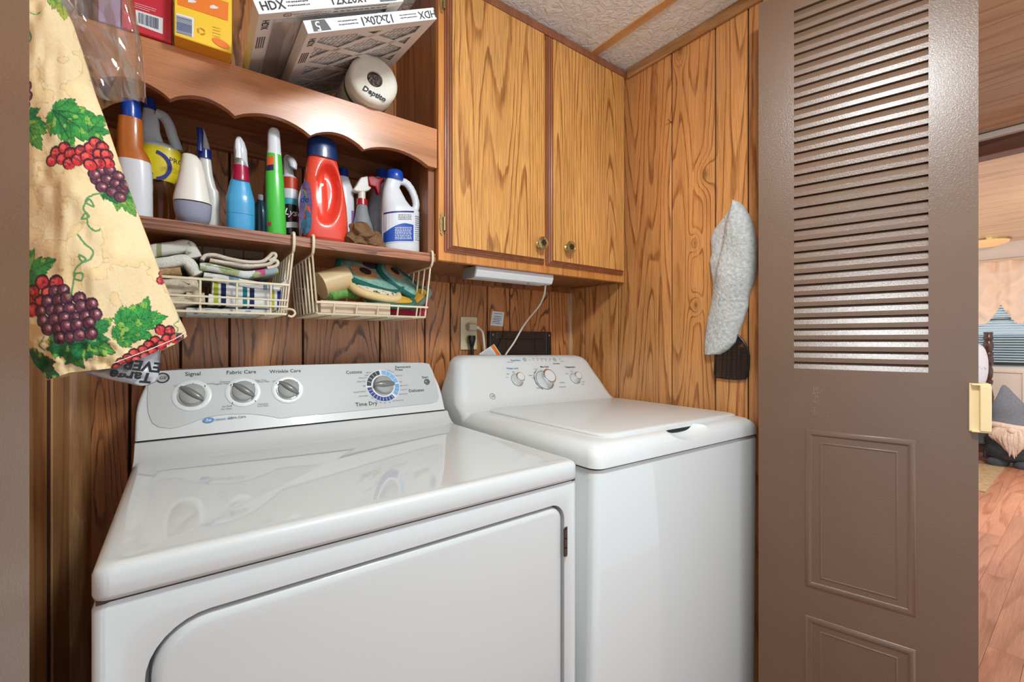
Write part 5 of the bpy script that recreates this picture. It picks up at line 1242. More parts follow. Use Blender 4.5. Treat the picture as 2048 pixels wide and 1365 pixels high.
# ------------------------------------------------------------------ air filters: two stacked, rolled 25 degrees
FL, FS = Vector((0.04633, 0.98725, 0.15226)).normalized(), Vector((0.8978, -0.108, 0.4268)).normalized()
FN = FS.cross(FL).normalized()          # top side
if FN.z < 0: FN = -FN
def air_filter(name, label, A, ln, wd, th, flip, wrapped):
    A = Vector(A); root = thing(name, label, 'air filter', A)
    def P(s, l, h): return A + FS * s + FL * l + FN * h      # h up from the underside
    def bx_(mb, s0, s1, l0, l1, h0, h1):
        vs = [P(s, l, h) for h in (h0, h1) for s, l in ((s0, l0), (s1, l0), (s1, l1), (s0, l1))]
        return mb.add(vs, [(0, 3, 2, 1), (4, 5, 6, 7), (0, 1, 5, 4), (1, 2, 6, 5), (2, 3, 7, 6), (3, 0, 4, 7)])
    bd = 0.026
    mb = MB(); bx_(mb, 0, wd, 0, 0.0015, 0, th); mb.build('front_edge', M_FILT, root)
    mb = MB(); bx_(mb, 0, 0.0015, 0.0015, ln, 0, th); bx_(mb, wd - 0.0015, wd, 0.0015, ln, 0, th); bx_(mb, 0.0015, wd - 0.0015, ln - 0.0015, ln, 0, th); mb.build('side_edges', M_FILTG, root)
    mb = MB()
    for h0 in (0.0, th - 0.0012):
        for q in ((0.0015, bd, 0.0015, ln - 0.0015), (wd - bd, wd - 0.0015, 0.0015, ln - 0.0015), (bd, wd - bd, 0.0015, bd), (bd, wd - bd, ln - bd, ln - 0.0015)): bx_(mb, q[0], q[1], q[2], q[3], h0, h0 + 0.0012)
    mb.build('frame_border', M_FILTG, root)
    # pleated media
    n = 22; mb = MB(); vs = []
    for i in range(2 * n + 1):
        l = bd * 0.6 + (ln - bd * 1.2) * i / (2 * n); h = 0.003 + 0.006 * (i % 2)
        vs += [P(bd * 0.6, l, h), P(wd - bd * 0.6, l, h)]
    mb.add(vs, [(2 * i, 2 * i + 1, 2 * i + 3, 2 * i + 2) for i in range(2 * n)]); mb.build('pleated_media', M_MEDIA, root)
    if not wrapped:
        # cardboard diagonals and the wire lattice below the pleats
        mb = MB(); cs = (wd - 2 * bd)
        def bar(s0, l0, s1, l1, w, h):
            a, b_ = P(s0, l0, h), P(s1, l1, h); d_ = (b_ - a).normalized(); w_ = FN.cross(d_) * (w / 2)
            vs = [a + w_, b_ + w_, b_ - w_, a - w_]; vs += [q + FN * 0.0009 for q in vs]
            return vs, [(0, 3, 2, 1), (4, 5, 6, 7), (0, 1, 5, 4), (1, 2, 6, 5), (2, 3, 7, 6), (3, 0, 4, 7)]
        for k in (-1, 0, 1, 2, 3):
            for sgn in (1, -1):
                l0 = bd + 0.105 * k + (0.03 if sgn > 0 else 0.11); l1 = l0 + sgn * 0.19
                s0, s1 = bd * 0.8, wd - bd * 0.8
                if sgn < 0: l0, l1 = l0 + 0.12, l0 + 0.12 - 0.19
                def clip(l): return l
                # clip to the frame
                pts = []
                for f in np.linspace(0, 1, 41):
                    l = l0 + (l1 - l0) * f
                    if bd * 0.7 < l < ln - bd * 0.7: pts.append((s0 + (s1 - s0) * f, l))
                if len(pts) > 4: mb.add(*bar(pts[0][0], pts[0][1], pts[-1][0], pts[-1][1], 0.016, -0.0002))
        mb.build('cardboard_lattice', M_FILTG, root)
        mb = MB()
        for i in range(14):
            for sgn in (1, -1):
                prev = None
                for j in range(24):
                    s = bd * 0.7 + (wd - 1.4 * bd) * j / 23; l = bd + (ln - 2 * bd) * (i + 0.5 + 0.42 * sgn * (1 if j % 2 else -1)) / 14
                    p = P(s, l, 0.0016)
                    if prev is not None: mb.tube([prev, p], 0.0005, 3, cap=False)
                    prev = p
        tag(mb.build('wire_lattice', M_MESHW, root), kind='stuff')
    # print: the front edge and the side of the frame
    e1, e2 = FS, FN; tq = MB()
    def fe(s, h): return P(s, -0.0008, h)
    if flip: e1, e2 = -FS, -FN
    MB().text('12x20x1', fe(wd * (0.52 if flip else 0.60), th * 0.5), e1, e2, 0.021).build('size_lettering', M_INK, root)
    MB().text('HDX', fe(wd * (0.93 if flip else 0.10), th * 0.5), e1, e2, 0.019).build('brand_lettering', M_INK, root)
    # badge with 5
    ds0, ds1 = (0.012, 0.046) if flip else (wd - 0.05, wd - 0.014)
    mb = MB(); a_ = [fe(ds0, th * 0.1), fe(ds1, th * 0.1), fe(ds1 - 0.006, th * 0.95), fe(ds0 + 0.002, th * 0.95)]; mb.face([p - FL * -0.0003 for p in a_]); mb.build('rating_patch', plain('dark_patch_%s' % flip, (92, 92, 92), 0.6), root)
    MB().text('5', P((ds0 + ds1) / 2 + (-0.006 if flip else 0.004), -0.0014, th * 0.5), e1, e2, 0.022).build('rating_digit', M_PAPER, root)
    tq = MB()
    for q_, hh in ((0.30, 0.62), (0.30, 0.36), (0.77, 0.6), (0.77, 0.36)):
        qq = q_ if flip else (0.26 if q_ < 0.5 else 0.83)
        scribble(tq, P(wd * (qq - 0.07), -0.0012, th * hh), FS * wd * 0.14, FN * th, [(0, 0, 1)], 0.0016, Vector((0, 0, 0)), int(q_ * 100 + hh * 10))
    # underside border print: name, punched dots, table
    tq.text('HDX', P(bd * 0.52, 0.045, -0.0006), FL, FS if False else -FS * -1, 0.018)
    for i in range(4):
        for j in range(9): tq.obox(P(0.006 + i * 0.0042, 0.10 + j * 0.0062, -0.0006), FS, FL, FN, 0.0011, 0.0016, 0.0002)
    if not flip:
        scribble(tq, P(0.06, 0.012, -0.0006), FS * 0.07, FL * 0.02, [(0, 0, 1), (0.4, 0.1, 1)], 0.0014, Vector((0, 0, 0)), 77)
        for i in range(9): scribble(tq, P(0.135 + i * 0.0125, 0.005, -0.0006), FS * 0.0115, FL * 0.02, [(0.0, 0, 1), (0.5, 0.1, 0.9)], 0.0028, Vector((0, 0, 0)), 50 + i)
        disc_ring(tq, P(0.050, 0.012, -0.0006), FS, FL, 0.006, 0.0072, 0, 2 * PI, (0, 0, 0)); tq.text('UL', P(0.050, 0.012, -0.0006), FS, FL * -1, 0.006)
    tag(tq.build('border_print', M_INK, root), kind='stuff')
    if wrapped:
        mb = MB(); vs = []; nu, nv = 40, 20
        for j in range(nv + 1):
            for i in range(nu + 1):
                s = bd + (wd - 2 * bd) * i / nu; l = 0.03 + (ln * 0.7 - 0.03) * j / nv
                vs.append(P(s, l, -0.003 - 0.006 * (0.5 + 0.5 * math.sin(s * 260 + 2 * fbm(s, l, 0, 20))) * math.sin(PI * i / nu)))
        mb.add(vs, [(j * (nu + 1) + i, j * (nu + 1) + i + 1, (j + 1) * (nu + 1) + i + 1, (j + 1) * (nu + 1) + i) for j in range(nv) for i in range(nu)])
        mb.build('plastic_wrap', M_WRAP, root, smooth=60)
    return root
air_filter('air_filter', 'white-edged air filter in front with its size printed upside down, over the paper roll', (0.1881, 0.8827, 1.7166), 0.45, 0.277, 0.021, True, False)
air_filter('air_filter', 'shrink-wrapped air filter behind, with its size printed upright on the edge', (0.10676, 0.86682, 1.7073), 0.46, 0.277, 0.021, False, True)

# ------------------------------------------------------------------ wrapped paper roll
rc0 = at(750, 181, y=1.035)
rl = thing('paper_towel_roll', 'wrapped white paper roll lying on the valance under the air filters', 'paper roll', (rc0.x, 1.12, 1.71))
RA = Vector((0.06, 0.99, 0.03)).normalized(); RC = Vector((rc0.x, 1.035, ZU + 0.0585)); RR = 0.0575
M_ROLL = plain('soft_paper', (232, 226, 210), 0.55, noise=0.06, nscale=60, bump=0.5, bscale=70)
M_ROLL.node_tree.nodes['Principled BSDF'].inputs['Coat Weight'].default_value = 0.5
MB().lathe([(0.12, 0.017), (0.004, 0.017), (0.0005, 0.0185), (0.0, 0.030), (0.0, 0.047), (0.003, 0.0535), (0.009, RR), (0.27, RR), (0.28, 0.05), (0.28, 0.018)], RC, RA, 44).build('paper', M_ROLL, rl, smooth=50)
MB().lathe([(0.003, 0.0165), (0.10, 0.0165), (0.10, 0.0)], RC, RA, 28, cap=False).build('core', plain('dark_core', (84, 70, 58), 0.8), rl, smooth=50)
vs = [RC + RA * (0.004 + 0.006 * mnoise.noise(Vector((k * 1.7, j * 2.1, 0)))) + (Vector((0.99, -0.06, 0)) * math.cos(2 * PI * k / 14) + Vector((0, 0, 1)) * math.sin(2 * PI * k / 14)) * (0.0158 * j / 3) for j in range(4) for k in range(14)]
MB().add(vs, [(j * 14 + k, j * 14 + (k + 1) % 14, (j + 1) * 14 + (k + 1) % 14, (j + 1) * 14 + k) for j in range(3) for k in range(14)]).build('plastic_wrap', M_FILM, rl)
MB().text('Deptito', RC - RA * 0.0008 + Vector((-0.002, 0, -0.036)), Vector((0.98, -0.06, -0.24)), Vector((0.24, 0, 0.97)), 0.0175, shear=0.2, bold=0.035).build('wrap_lettering', M_INK, rl)
MB().lathe([(0.05, RR + 0.0004), (0.062, RR + 0.0004)], RC, RA, 44, cap=False).build('green_stripe', plain('green_print', (70, 120, 60), 0.5), rl, smooth=50)

# ------------------------------------------------------------------ crumpled clear bag hanging in front of the valance
rows = [(-70, 60, 262), (0, 84, 264), (30, 100, 270), (60, 140, 278), (90, 158, 284), (120, 166, 287), (150, 172, 289), (180, 180, 290), (196, 188, 291), (204, 196, 290)]
def crumple(name, rows, y, mat, amp, nu, nv, parent, thick=0.03, seed=1, f=28, stretch=1.0):
    for side, yo in ((0, 0.0), (1, thick)):
        vs = []; V_ = [q[0] for q in rows]
        for j in range(nv + 1):
            v = V_[0] + (V_[-1] - V_[0]) * j / nv; ul = np.interp(v, V_, [q[1] for q in rows]); ur = np.interp(v, V_, [q[2] for q in rows])
            for i in range(nu + 1):
                s = i / nu; p = at(ul + (ur - ul) * s, v, y=y); e_ = math.sin(PI * s) ** 0.5
                q = Vector(((p.x + 0.35 * p.z * (1 - stretch)) * f, p.z * f * stretch, seed * 5 + side * 9))
                rdg = (2.2 * mnoise.voronoi(q * 1.6)[0][0] + 0.7 * mnoise.noise(q)) if stretch != 1.0 else (1 - abs(mnoise.noise(q)) * 2) + 0.45 * (1 - abs(mnoise.noise(q * 2.3)) * 2) + (0.25 if stretch == 1.0 else 0.08) * mnoise.noise(q * 6)
                vs.append((p.x + 0.3 * amp * mnoise.noise(q * 1.7), y + (yo - thick / 2) * e_ + amp * rdg * (1 if side == 0 else -1), p.z))
        w = nu + 1
        MB().add(vs, [(j * w + i, j * w + i + 1, (j + 1) * w + i + 1, (j + 1) * w + i) for j in range(nv) for i in range(nu)]).build('film_front' if side == 0 else 'film_back', mat, parent, smooth=60)
cb = thing('clear_plastic_bag', 'crumpled clear plastic bag hanging over the valance at the left', 'plastic bag', at(230, 100, y=0.985))
crumple('film', rows, 0.985, M_FILM, 0.020, 70, 90, cb, 0.04, 2, f=11, stretch=0.45)

# ================================================================== GRAPE-PRINT BAG HOLDER
gh = thing('bag_holder', 'cream fabric bag holder printed with grapes and leaves hanging at the left', 'bag holder', at(180, 740, y=0.87))
YG = 0.865
RV = [-170, -60, 0, 20, 50, 100, 150, 190, 240, 290, 320, 380, 430, 480, 540, 590, 640, 660, 676, 700, 760]
RU = [80, 100, 120, 133, 147, 164, 179, 192, 211, 228, 238, 259, 278, 297, 319, 339, 361, 371, 375, 375, 375]
BU = [20, 58, 72, 107, 150, 190, 237, 300, 350, 376]; BV = [660, 690, 720, 757, 742, 738, 733, 709, 688, 672]
nu, nv = 250, 520
S_, T_ = np.meshgrid(np.linspace(0, 1, nu + 1), np.linspace(0, 1, nv + 1))
UL = 18.0
# bottom row first, then columns run straight up to it
ub = UL + (375 - UL) * S_[0]; vb_ = np.interp(ub, BU, BV)
V = -170 + (vb_[None, :] + 170) * T_
URr = np.interp(V, RV, RU); U = UL + (URr - UL) * S_
def vnoise(u, v, sc, seed):
    g = np.random.default_rng(seed).random((64, 64)); x, y = (u / sc) % 63, (v / sc) % 63
    i, j = np.floor(x).astype(int), np.floor(y).astype(int); fx, fy = x - i, y - j; fx, fy = fx * fx * (3 - 2 * fx), fy * fy * (3 - 2 * fy)
    i1, j1 = (i + 1) % 64, (j + 1) % 64
    return (g[i, j] * (1 - fx) + g[i1, j] * fx) * (1 - fy) + (g[i, j1] * (1 - fx) + g[i1, j1] * fx) * fy
Vp = V + 200; Up = U + 20
COL = np.empty(U.shape + (3,)); LC = lambda c: np.array(lin(c)[:3])
m1 = vnoise(Up, Vp, 70, 1) * 0.6 + vnoise(Up, Vp, 26, 2) * 0.3 + vnoise(Up, Vp, 9, 3) * 0.1
mm = np.clip((m1 - 0.3) / 0.4, 0, 1)[..., None]
COL[:] = LC((246, 224, 176)) * (1 - mm) + LC((232, 200, 146)) * mm
edge = np.abs(m1 - 0.60); COL[(edge < 0.008)] = LC((214, 178, 120))
edge2 = m1 > 0.60; COL[edge2] = COL[edge2] * 0.6 + LC((240, 226, 190)) * 0.4
def mix(mask, c, a=1.0): COL[mask] = COL[mask] * (1 - a) + LC(c) * a
def leafp(cu, cv, ang, ln, wd, c1=(74, 176, 72), c2=(24, 112, 56)):
    """a vine leaf: five pointed toothed lobes fanning out from the stem"""
    k = wd / (0.36 * ln)
    ca0, sa0 = math.cos(math.radians(ang)), math.sin(math.radians(ang)); bu, bv = cu - ca0 * ln * 0.42, cv - sa0 * ln * 0.42
    anyin = np.zeros(U.shape, bool); dist = np.full(U.shape, -1.0); vein = np.zeros(U.shape, bool); tone = np.zeros(U.shape)
    for da, lf in ((0, 1.0), (36, 0.74), (-36, 0.74), (78, 0.44), (-78, 0.44)):
        a = math.radians(ang + da * min(1.25, 0.8 * k + 0.1)); ca, sa = math.cos(a), math.sin(a); du, dv = U - bu, V - bv; L_ = ln * lf * 0.95
        p = (du * ca + dv * sa) / L_; q = (-du * sa + dv * ca) / L_; ok = (p > -0.05) & (p < 1); pc = np.clip(p, 1e-4, 1 - 1e-4)
        f = 0.27 * (np.sin(PI * pc ** 0.62) ** 0.85) * (0.80 + 0.32 * ((pc * 5.5 + 0.2) % 1.0)) * k ** 0.4
        ins = ok & (np.abs(q) < f); dd = np.where(ins, (f - np.abs(q)), -1.0); dist = np.maximum(dist, dd); anyin |= ins
        vein |= ins & ((np.abs(q) < 0.014 * (1.3 - pc)) | ((np.abs(((pc * 5.0 - np.abs(q) * 4.0) % 1.0) - 0.5) < 0.035) & (pc < 0.9)))
        tone = np.where(ins, np.maximum(tone, np.clip(np.abs(q) / np.maximum(f, 1e-3), 0, 1)), tone)
    tq_ = np.clip(0.15 + 0.6 * tone * vnoise(Up, Vp, 14, 5) + 0.35 * vnoise(Up, Vp, 9, 4), 0, 1)[..., None]
    colr = LC(c1) * (1 - tq_) + LC(c2) * tq_
    COL[anyin] = colr[anyin]
    mix(anyin & (vnoise(Up, Vp, 10, 7) > 0.74), (168, 206, 84), 0.6)
    mix(vein, (16, 70, 44), 0.85); mix(anyin & (dist < 0.016), (14, 66, 36), 0.8)
def grape(cu, cv, r, kind):
    d2 = np.hypot(U - cu, V - cv) / r; m = d2 < 1
    if kind == 'r':
        mix(m, (52, 22, 34)); mix((np.hypot(U - cu - r * 0.05, V - cv - r * 0.12) / r) < 0.80, (214, 48, 52)); mix((np.hypot(U - cu + r * .2, V - cv + r * .15) / r) < 0.45, (236, 92, 84))
        mix(m & (vnoise(Up, Vp, 4, 9) > 0.66), (70, 24, 40), 0.7)
    else:
        mix(m, (46, 24, 44)); mix((np.hypot(U - cu - r * 0.05, V - cv - r * 0.05) / r) < 0.82, (104, 52, 70)); mix((np.hypot(U - cu - r * .22, V - cv + r * .15) / r) < 0.42, (164, 98, 104)); mix((np.hypot(U - cu - r * .3, V - cv + r * .2) / r) < 0.18, (226, 190, 180))
        mix(m & (vnoise(Up, Vp, 4, 12) > 0.7), (52, 28, 52), 0.6)
def tendril(pts, w=1.8, c=(96, 150, 90)):
    P = spline([Vector((a, b, 0)) for a, b in pts], 8)
    for a, b_ in zip(P, P[1:]):
        dx, dy = b_.x - a.x, b_.y - a.y; L2_ = dx * dx + dy * dy + 1e-9
        tt = np.clip(((U - a.x) * dx + (V - a.y) * dy) / L2_, 0, 1); mix(np.hypot(U - a.x - tt * dx, V - a.y - tt * dy) < w, c, 0.9)
rs = random.Random(21)
leafp(162, 268, 30, 120, 40); leafp(196, 256, -60, 60, 26); leafp(75, 262, 20, 70, 30, (40, 140, 70)); leafp(80, 290, 60, 60, 26, (120, 180, 60))
leafp(255, 410, 55, 60, 26, (130, 190, 70)); leafp(235, 393, 10, 56, 22, (36, 120, 60)); leafp(85, 545, -20, 90, 40); leafp(70, 580, 60, 50, 30)
leafp(285, 645, -12, 100, 34, (70, 180, 74)); leafp(290, 625, -75, 60, 24, (70, 180, 74)); leafp(265, 662, -40, 70, 24)
leafp(175, 682, 20, 130, 46, (110, 186, 70), (18, 96, 56)); leafp(205, 660, -35, 70, 30, (60, 150, 80)); leafp(150, 690, 170, 90, 34, (30, 120, 60))
leafp(100, 735, 30, 80, 22, (30, 104, 50), (10, 66, 34)); leafp(75, 715, 80, 40, 16, (20, 80, 44)); leafp(120, 10, 60, 60, 20, (120, 170, 60)); leafp(128, 26, 80, 50, 18, (196, 190, 60))
for (u, v) in ((62, 188), (64, 208), (60, 226)): grape(u, v, 12, 'p')
for (u, v) in ((205, 352), (222, 346), (238, 356), (200, 372), (218, 368), (234, 374), (246, 384), (210, 386), (228, 392), (243, 400), (196, 362), (252, 372)): grape(u, v, 12, 'p')
for (u, v) in ((116, 338), (124, 322), (140, 314), (136, 336), (152, 326), (150, 346), (166, 338), (172, 320), (182, 330), (188, 310), (196, 296), (208, 302), (203, 318), (216, 316), (219, 332), (203, 336), (188, 344)): grape(u, v, 12.5, 'r')
for (u, v) in ((99, 570), (128, 572), (80, 588), (112, 592), (136, 592), (96, 608), (66, 604), (120, 606), (62, 624), (78, 622)): grape(u, v, 15, 'r')
for j in range(6):
    for k in range(6):
        u, v = 92 + 20 * k + (10 if j % 2 else 0) + rs.uniform(-3, 3) + (5 - j) * 4 - 8, 592 + 18 * j + rs.uniform(-3, 3) - 3 * k
        if 0.9 > ((u - 146) / 68) ** 2 + ((v - 636) / 54) ** 2 or j in (2, 3): grape(u, v, 13, 'p')
for (u, v) in ((322, 660), (340, 662), (334, 678), (350, 676), (312, 682), (324, 690), (300, 690), (288, 700), (306, 702), (272, 706), (292, 712), (260, 716), (276, 720), (248, 724), (240, 734), (258, 732)): grape(u, v, 11, 'r')
grape(322, 562, 9, 'r'); grape(325, 548, 8, 'r'); grape(360, 674, 8, 'p')
for (u, v) in ((62, 150),): tendril([(52, 60), (64, 74), (72, 96), (62, 104), (54, 98)], 2.2)
tendril([(56, 20), (62, 40), (78, 48), (90, 46)], 1.2)
tendril([(212, 398), (190, 408), (182, 420), (196, 426), (188, 414), (178, 432), (188, 446), (174, 452), (184, 440), (186, 462), (200, 474), (208, 470)], 1.8)
tendril([(168, 482), (182, 500), (196, 512), (192, 528), (178, 534), (172, 522), (184, 530), (166, 546), (162, 564), (176, 568), (178, 556), (164, 558), (158, 590), (152, 600)], 1.9)
tendril([(102, 674), (96, 684), (90, 690), (102, 700)], 1.6); tendril([(354, 620), (358, 640), (348, 650), (356, 658), (350, 672)], 1.2)
# geometry
A0 = np.array([_ray(0, 0), _ray(1, 0), _ray(0, 1)])
RAY = A0[0] + (A0[1] - A0[0]) * U[..., None] + (A0[2] - A0[0]) * V[..., None]
tt = YG / RAY[..., 1]; PX, PZ = RAY[..., 0] * tt, ZC + RAY[..., 2] * tt
Tn = np.clip((V + 170) / 900, 0, 1)
bul = np.sin(PI * np.clip(S_, 0, 1)) ** 0.6 * (0.012 + 0.045 * Tn) + 0.005 * np.sin(S_ * 9 + V / 160) * Tn
wr1 = (vnoise(Up, Vp, 60, 31) - 0.5) * 0.010 + (vnoise(Up * 2, Vp, 40, 33) - 0.5) * 0.006
pull = np.clip((V - 650) / 90, 0, 1)
PY = YG - bul - wr1 * np.sin(PI * S_) + pull * 0.02 + (vnoise(Up, Vp, 14, 41) - 0.5) * 0.012 * pull
co = np.stack([PX, PY, PZ], -1).reshape(-1, 3)
nb = co.shape[0]; w = nu + 1
I, J = np.meshgrid(np.arange(nu), np.arange(nv)); i0 = (J * w + I).ravel()
quads = np.stack([i0, i0 + w, i0 + w + 1, i0 + 1], -1)
me = bpy.data.meshes.new('fabric')
me.vertices.add(nb); me.vertices.foreach_set('co', co.ravel())
me.loops.add(quads.size); me.loops.foreach_set('vertex_index', quads.ravel().astype(np.int32))
me.polygons.add(len(quads)); me.polygons.foreach_set('loop_start', np.arange(0, quads.size, 4, dtype=np.int32)); me.polygons.foreach_set('loop_total', np.full(len(quads), 4, dtype=np.int32))
me.update(); me.validate()
ca_ = me.color_attributes.new('print', 'FLOAT_COLOR', 'POINT')
ca_.data.foreach_set('color', np.concatenate([COL.reshape(-1, 3), np.ones((nb, 1))], 1).ravel().astype(np.float32))
me.polygons.foreach_set('use_smooth', [True] * len(me.polygons))
M_GRAPE = vcol('grape_print_fabric'); me.materials.append(M_GRAPE)
fo = bpy.data.objects.new('fabric_front', me); col.objects.link(fo); attach(fo, gh)
# back sheet, coarser
vs = []; ni, nj = 24, 30
for j in range(nj + 1):
    for i in range(ni + 1):
        jj, ii = int(j / nj * nv), int(i / ni * nu); s = i / ni
        vs.append((PX[jj, ii], YG + 0.035 * math.sin(PI * s) ** 0.6 * (0.2 + 0.8 * j / nj) + pull[jj, ii] * 0.02, PZ[jj, ii] - 0.004 * math.sin(PI * s)))
MB().add(vs, [(j * (ni + 1) + i, j * (ni + 1) + i + 1, (j + 1) * (ni + 1) + i + 1, (j + 1) * (ni + 1) + i) for j in range(nj) for i in range(ni)]).build('fabric_back', plain('tan_fabric', (222, 186, 130), 0.95, noise=0.1, nscale=80), gh, smooth=60)
sm = MB(); sp_ = []
for u in np.linspace(236, 372, 24):
    v = np.interp(u, BU, BV) - 10; p = at(u, v, y=YG); s = (u - UL) / (375 - UL)
    sp_.append((p.x, YG - math.sin(PI * s) ** 0.6 * 0.052 - 0.004, p.z))
sm.tube(sp_, 0.0006, 5).build('hem_stitching', plain('white_thread', (240, 232, 214), 0.8), gh)
hk = MB().tube([at(60, -165, y=YG), at(52, -250, y=YG), (XL + 0.004, YG, at(52, -250, y=YG).z + 0.01)], 0.004, 8).build('hanging_loop', plain('tan_loop', (214, 184, 130), 0.9), gh)
# white shopping bag poking out below
sb_ = thing('shopping_bag', 'white plastic shopping bag with black lettering sticking out of the bag holder', 'plastic bag', at(250, 765, y=0.88))
M_SHOP = plain('milky_plastic', (214, 218, 226), 0.3, coat=0.4)
M_SHOP.node_tree.nodes['Principled BSDF'].inputs['Transmission Weight'].default_value = 0.25
rows = [(690, 262, 322), (704, 240, 321), (720, 222, 319), (735, 196, 318), (746, 170, 317), (756, 205, 317), (764, 240, 312), (770, 272, 296)]
crumple('bag', rows, 0.862, M_SHOP, 0.004, 40, 24, sb_, 0.03, 6, f=45)
q = MB(); E1 = Vector((-0.98, 0.0, 0.17)); E2 = Vector((-0.25, 0.0, -0.97))
q.text('EVER', at(285, 731, y=0.835), E1, E2, 0.020, bold=0.04); q.text('Targe', at(262, 752, y=0.835), E1, E2, 0.020, bold=0.04)
q.build('bag_lettering', M_INK, sb_)

# ================================================================== GREY TOWEL AND FLY SWATTER ON THE RIGHT WALL
rows = [(400.5, 1463, 1470), (405, 1460, 1477), (410, 1457, 1481), (424, 1449, 1490), (437, 1438, 1497), (459, 1421, 1503), (477, 1415, 1507), (506, 1417, 1508), (521, 1413, 1508), (540, 1415, 1506), (567, 1420, 1501), (594, 1418, 1491), (614, 1415, 1490), (638, 1409, 1482), (661, 1406, 1473), (685, 1402.5, 1466), (700, 1403, 1452), (709, 1404, 1436)]
XT = XR - 0.022; nu, nv = 70, 150; V_ = [q[0] for q in rows]; vs = []
for j in range(nv + 1):
    v = V_[0] + (V_[-1] - V_[0]) * j / nv; ul = np.interp(v, V_, [q[1] for q in rows]); ur = np.interp(v, V_, [q[2] for q in rows])
    for i in range(nu + 1):
        s = i / nu; u = ul + (ur - ul) * s; p = at(u, v, x=XT); e_ = max(0.0, math.sin(PI * s)) ** 0.45
        b1 = 0.020 * e_
        uc = 1460 + (v - 425) * (1423 - 1460) / (590 - 425)
        if v < 600: b1 += 0.010 / (1 + math.exp(-(u - uc) / 1.5)) * e_ * min(1, (610 - v) / 60)
        b1 += 0.010 * mnoise.noise(Vector((p.y * 14, p.z * 9, 3))) * e_ + 0.0022 * mnoise.noise(Vector((p.y * 130, p.z * 130, 1))) * e_
        vs.append((XR - 0.003 - max(b1, 0.0), p.y, p.z))
o = len(vs); w = nu + 1
fs = [(j * w + i, j * w + i + 1, (j + 1) * w + i + 1, (j + 1) * w + i) for j in range(nv) for i in range(nu)]
bk = [(XR - 0.001, p[1], p[2]) for p in vs]; fs2 = [tuple(o + k for k in reversed(f_)) for f_ in fs]
rim = [j * w for j in range(nv + 1)] + [nv * w + i for i in range(1, nu + 1)] + [j * w + nu for j in range(nv - 1, -1, -1)] + [i for i in range(nu - 1, 0, -1)]
fs3 = [(rim[k], rim[(k + 1) % len(rim)], o + rim[(k + 1) % len(rim)], o + rim[k]) for k in range(len(rim))]
M_TERRY = plain('grey_terry', (206, 207, 204), 0.95, noise=0.26, nscale=120, bump=1.0, bscale=300)
tw = MB().add(vs + bk, fs + fs2 + fs3).build('hand_towel', M_TERRY, smooth=80)
tag(tw, 'grey terry hand towel hanging on the right oak wall', 'towel')
fs_ = thing('fly_swatter', 'black plastic fly swatter hanging below the grey towel', 'fly swatter', at(1465, 758, x=XR - 0.005))
ot = [(1473, 668), (1481, 676), (1489, 685), (1495, 697), (1498.5, 712), (1498, 735), (1495, 750), (1490, 757), (1480, 759), (1450, 757), (1432, 754.5), (1429, 748), (1430, 725), (1434, 705), (1444, 688), (1458, 675), (1466, 668)]
Pw = [at(u, v, x=XR - 0.006) for u, v in ot]
MB().tube(Pw + [Pw[0]], 0.0024, 6).build('rim', M_BLACKPL, fs_, smooth=60)
gr = MB()
def ext_at(v):
    xs_ = []
    for (a, b_) in zip(ot, ot[1:] + ot[:1]):
        if (a[1] - v) * (b_[1] - v) < 0: xs_.append(a[0] + (b_[0] - a[0]) * (v - a[1]) / (b_[1] - a[1]))
    return (min(xs_), max(xs_)) if len(xs_) > 1 else None
for v in np.arange(690, 757, 2.3):
    e_ = ext_at(v)
    if e_: a, b_ = at(e_[0], v, x=XR - 0.006), at(e_[1], v, x=XR - 0.006); gr.tube([a, b_], 0.00125, 4)
tag(gr.build('mesh_slats', M_BLACKPL, fs_), kind='stuff')
rb = MB()
for f in (0.18, 0.34, 0.5, 0.66, 0.82):
    a, b_ = at(1436 + (1493 - 1436) * f, 688 if 0.2 < f < 0.8 else 700, x=XR - 0.006), at(1431 + (1494 - 1431) * f, 756, x=XR - 0.006); rb.tube([a, b_], 0.0016, 5)
rb.build('ribs', M_BLACKPL, fs_, smooth=60)
rb = MB(); rb.face([at(u, v, x=XR - 0.0055) for u, v in ((1473, 668), (1486, 682), (1478, 690), (1450, 690), (1446, 687), (1466, 668))]); rb.build('throat', M_BLACKPL, fs_)
MB().tube([at(1470, 669, x=XR - 0.006), at(1468, 600, x=XR - 0.006), at(1466, 415, x=XR - 0.006)], 0.003, 6).build('handle', M_BLACKPL, fs_, smooth=60)

# ================================================================== BEDROOM SEEN PAST THE DOOR
w1 = thing('window_1', 'bedroom window behind blinds', None, (XW, 0.6, 0.9)); w1['kind'] = 'structure'
M_SASH = plain('dark_sash', (52, 56, 60), 0.4); M_FRAMEW = plain('white_sash', (214, 222, 226), 0.4)
MB().box(XW + 0.01, XW + 0.05, 0.1, 0.13, 0.88, 1.98).box(XW + 0.01, XW + 0.05, 1.22, 1.25, 0.88, 1.98).box(XW + 0.01, XW + 0.05, 0.13, 1.22, 0.88, 0.905).box(XW + 0.01, XW + 0.05, 0.13, 1.22, 1.955, 1.98).build('window_frame', M_FRAMEW, w1)
box(XW + 0.012, XW + 0.045, 0.13, 1.22, 1.36, 1.385).build('sash_rail', M_SASH, w1)
box(XW + 0.028, XW + 0.032, 0.13, 1.22, 0.905, 1.955).build('pane', film('window_glass', (160, 196, 214), 0.1, 0.25), w1)
M_FROST = plain('frosted_panel', (150, 172, 186), 0.5)
box(XW + 0.046, XW + 0.05, 0.13, 1.22, 0.905, 1.21).build('frosted_panel', M_FROST, w1)
bls = thing('window_blinds', 'pale blue horizontal blinds over the bedroom window', 'blinds', (XW - 0.01, 0.6, 0.93))
M_SLAT = plain('pale_slat', (206, 226, 234), 0.45)
mb = MB()
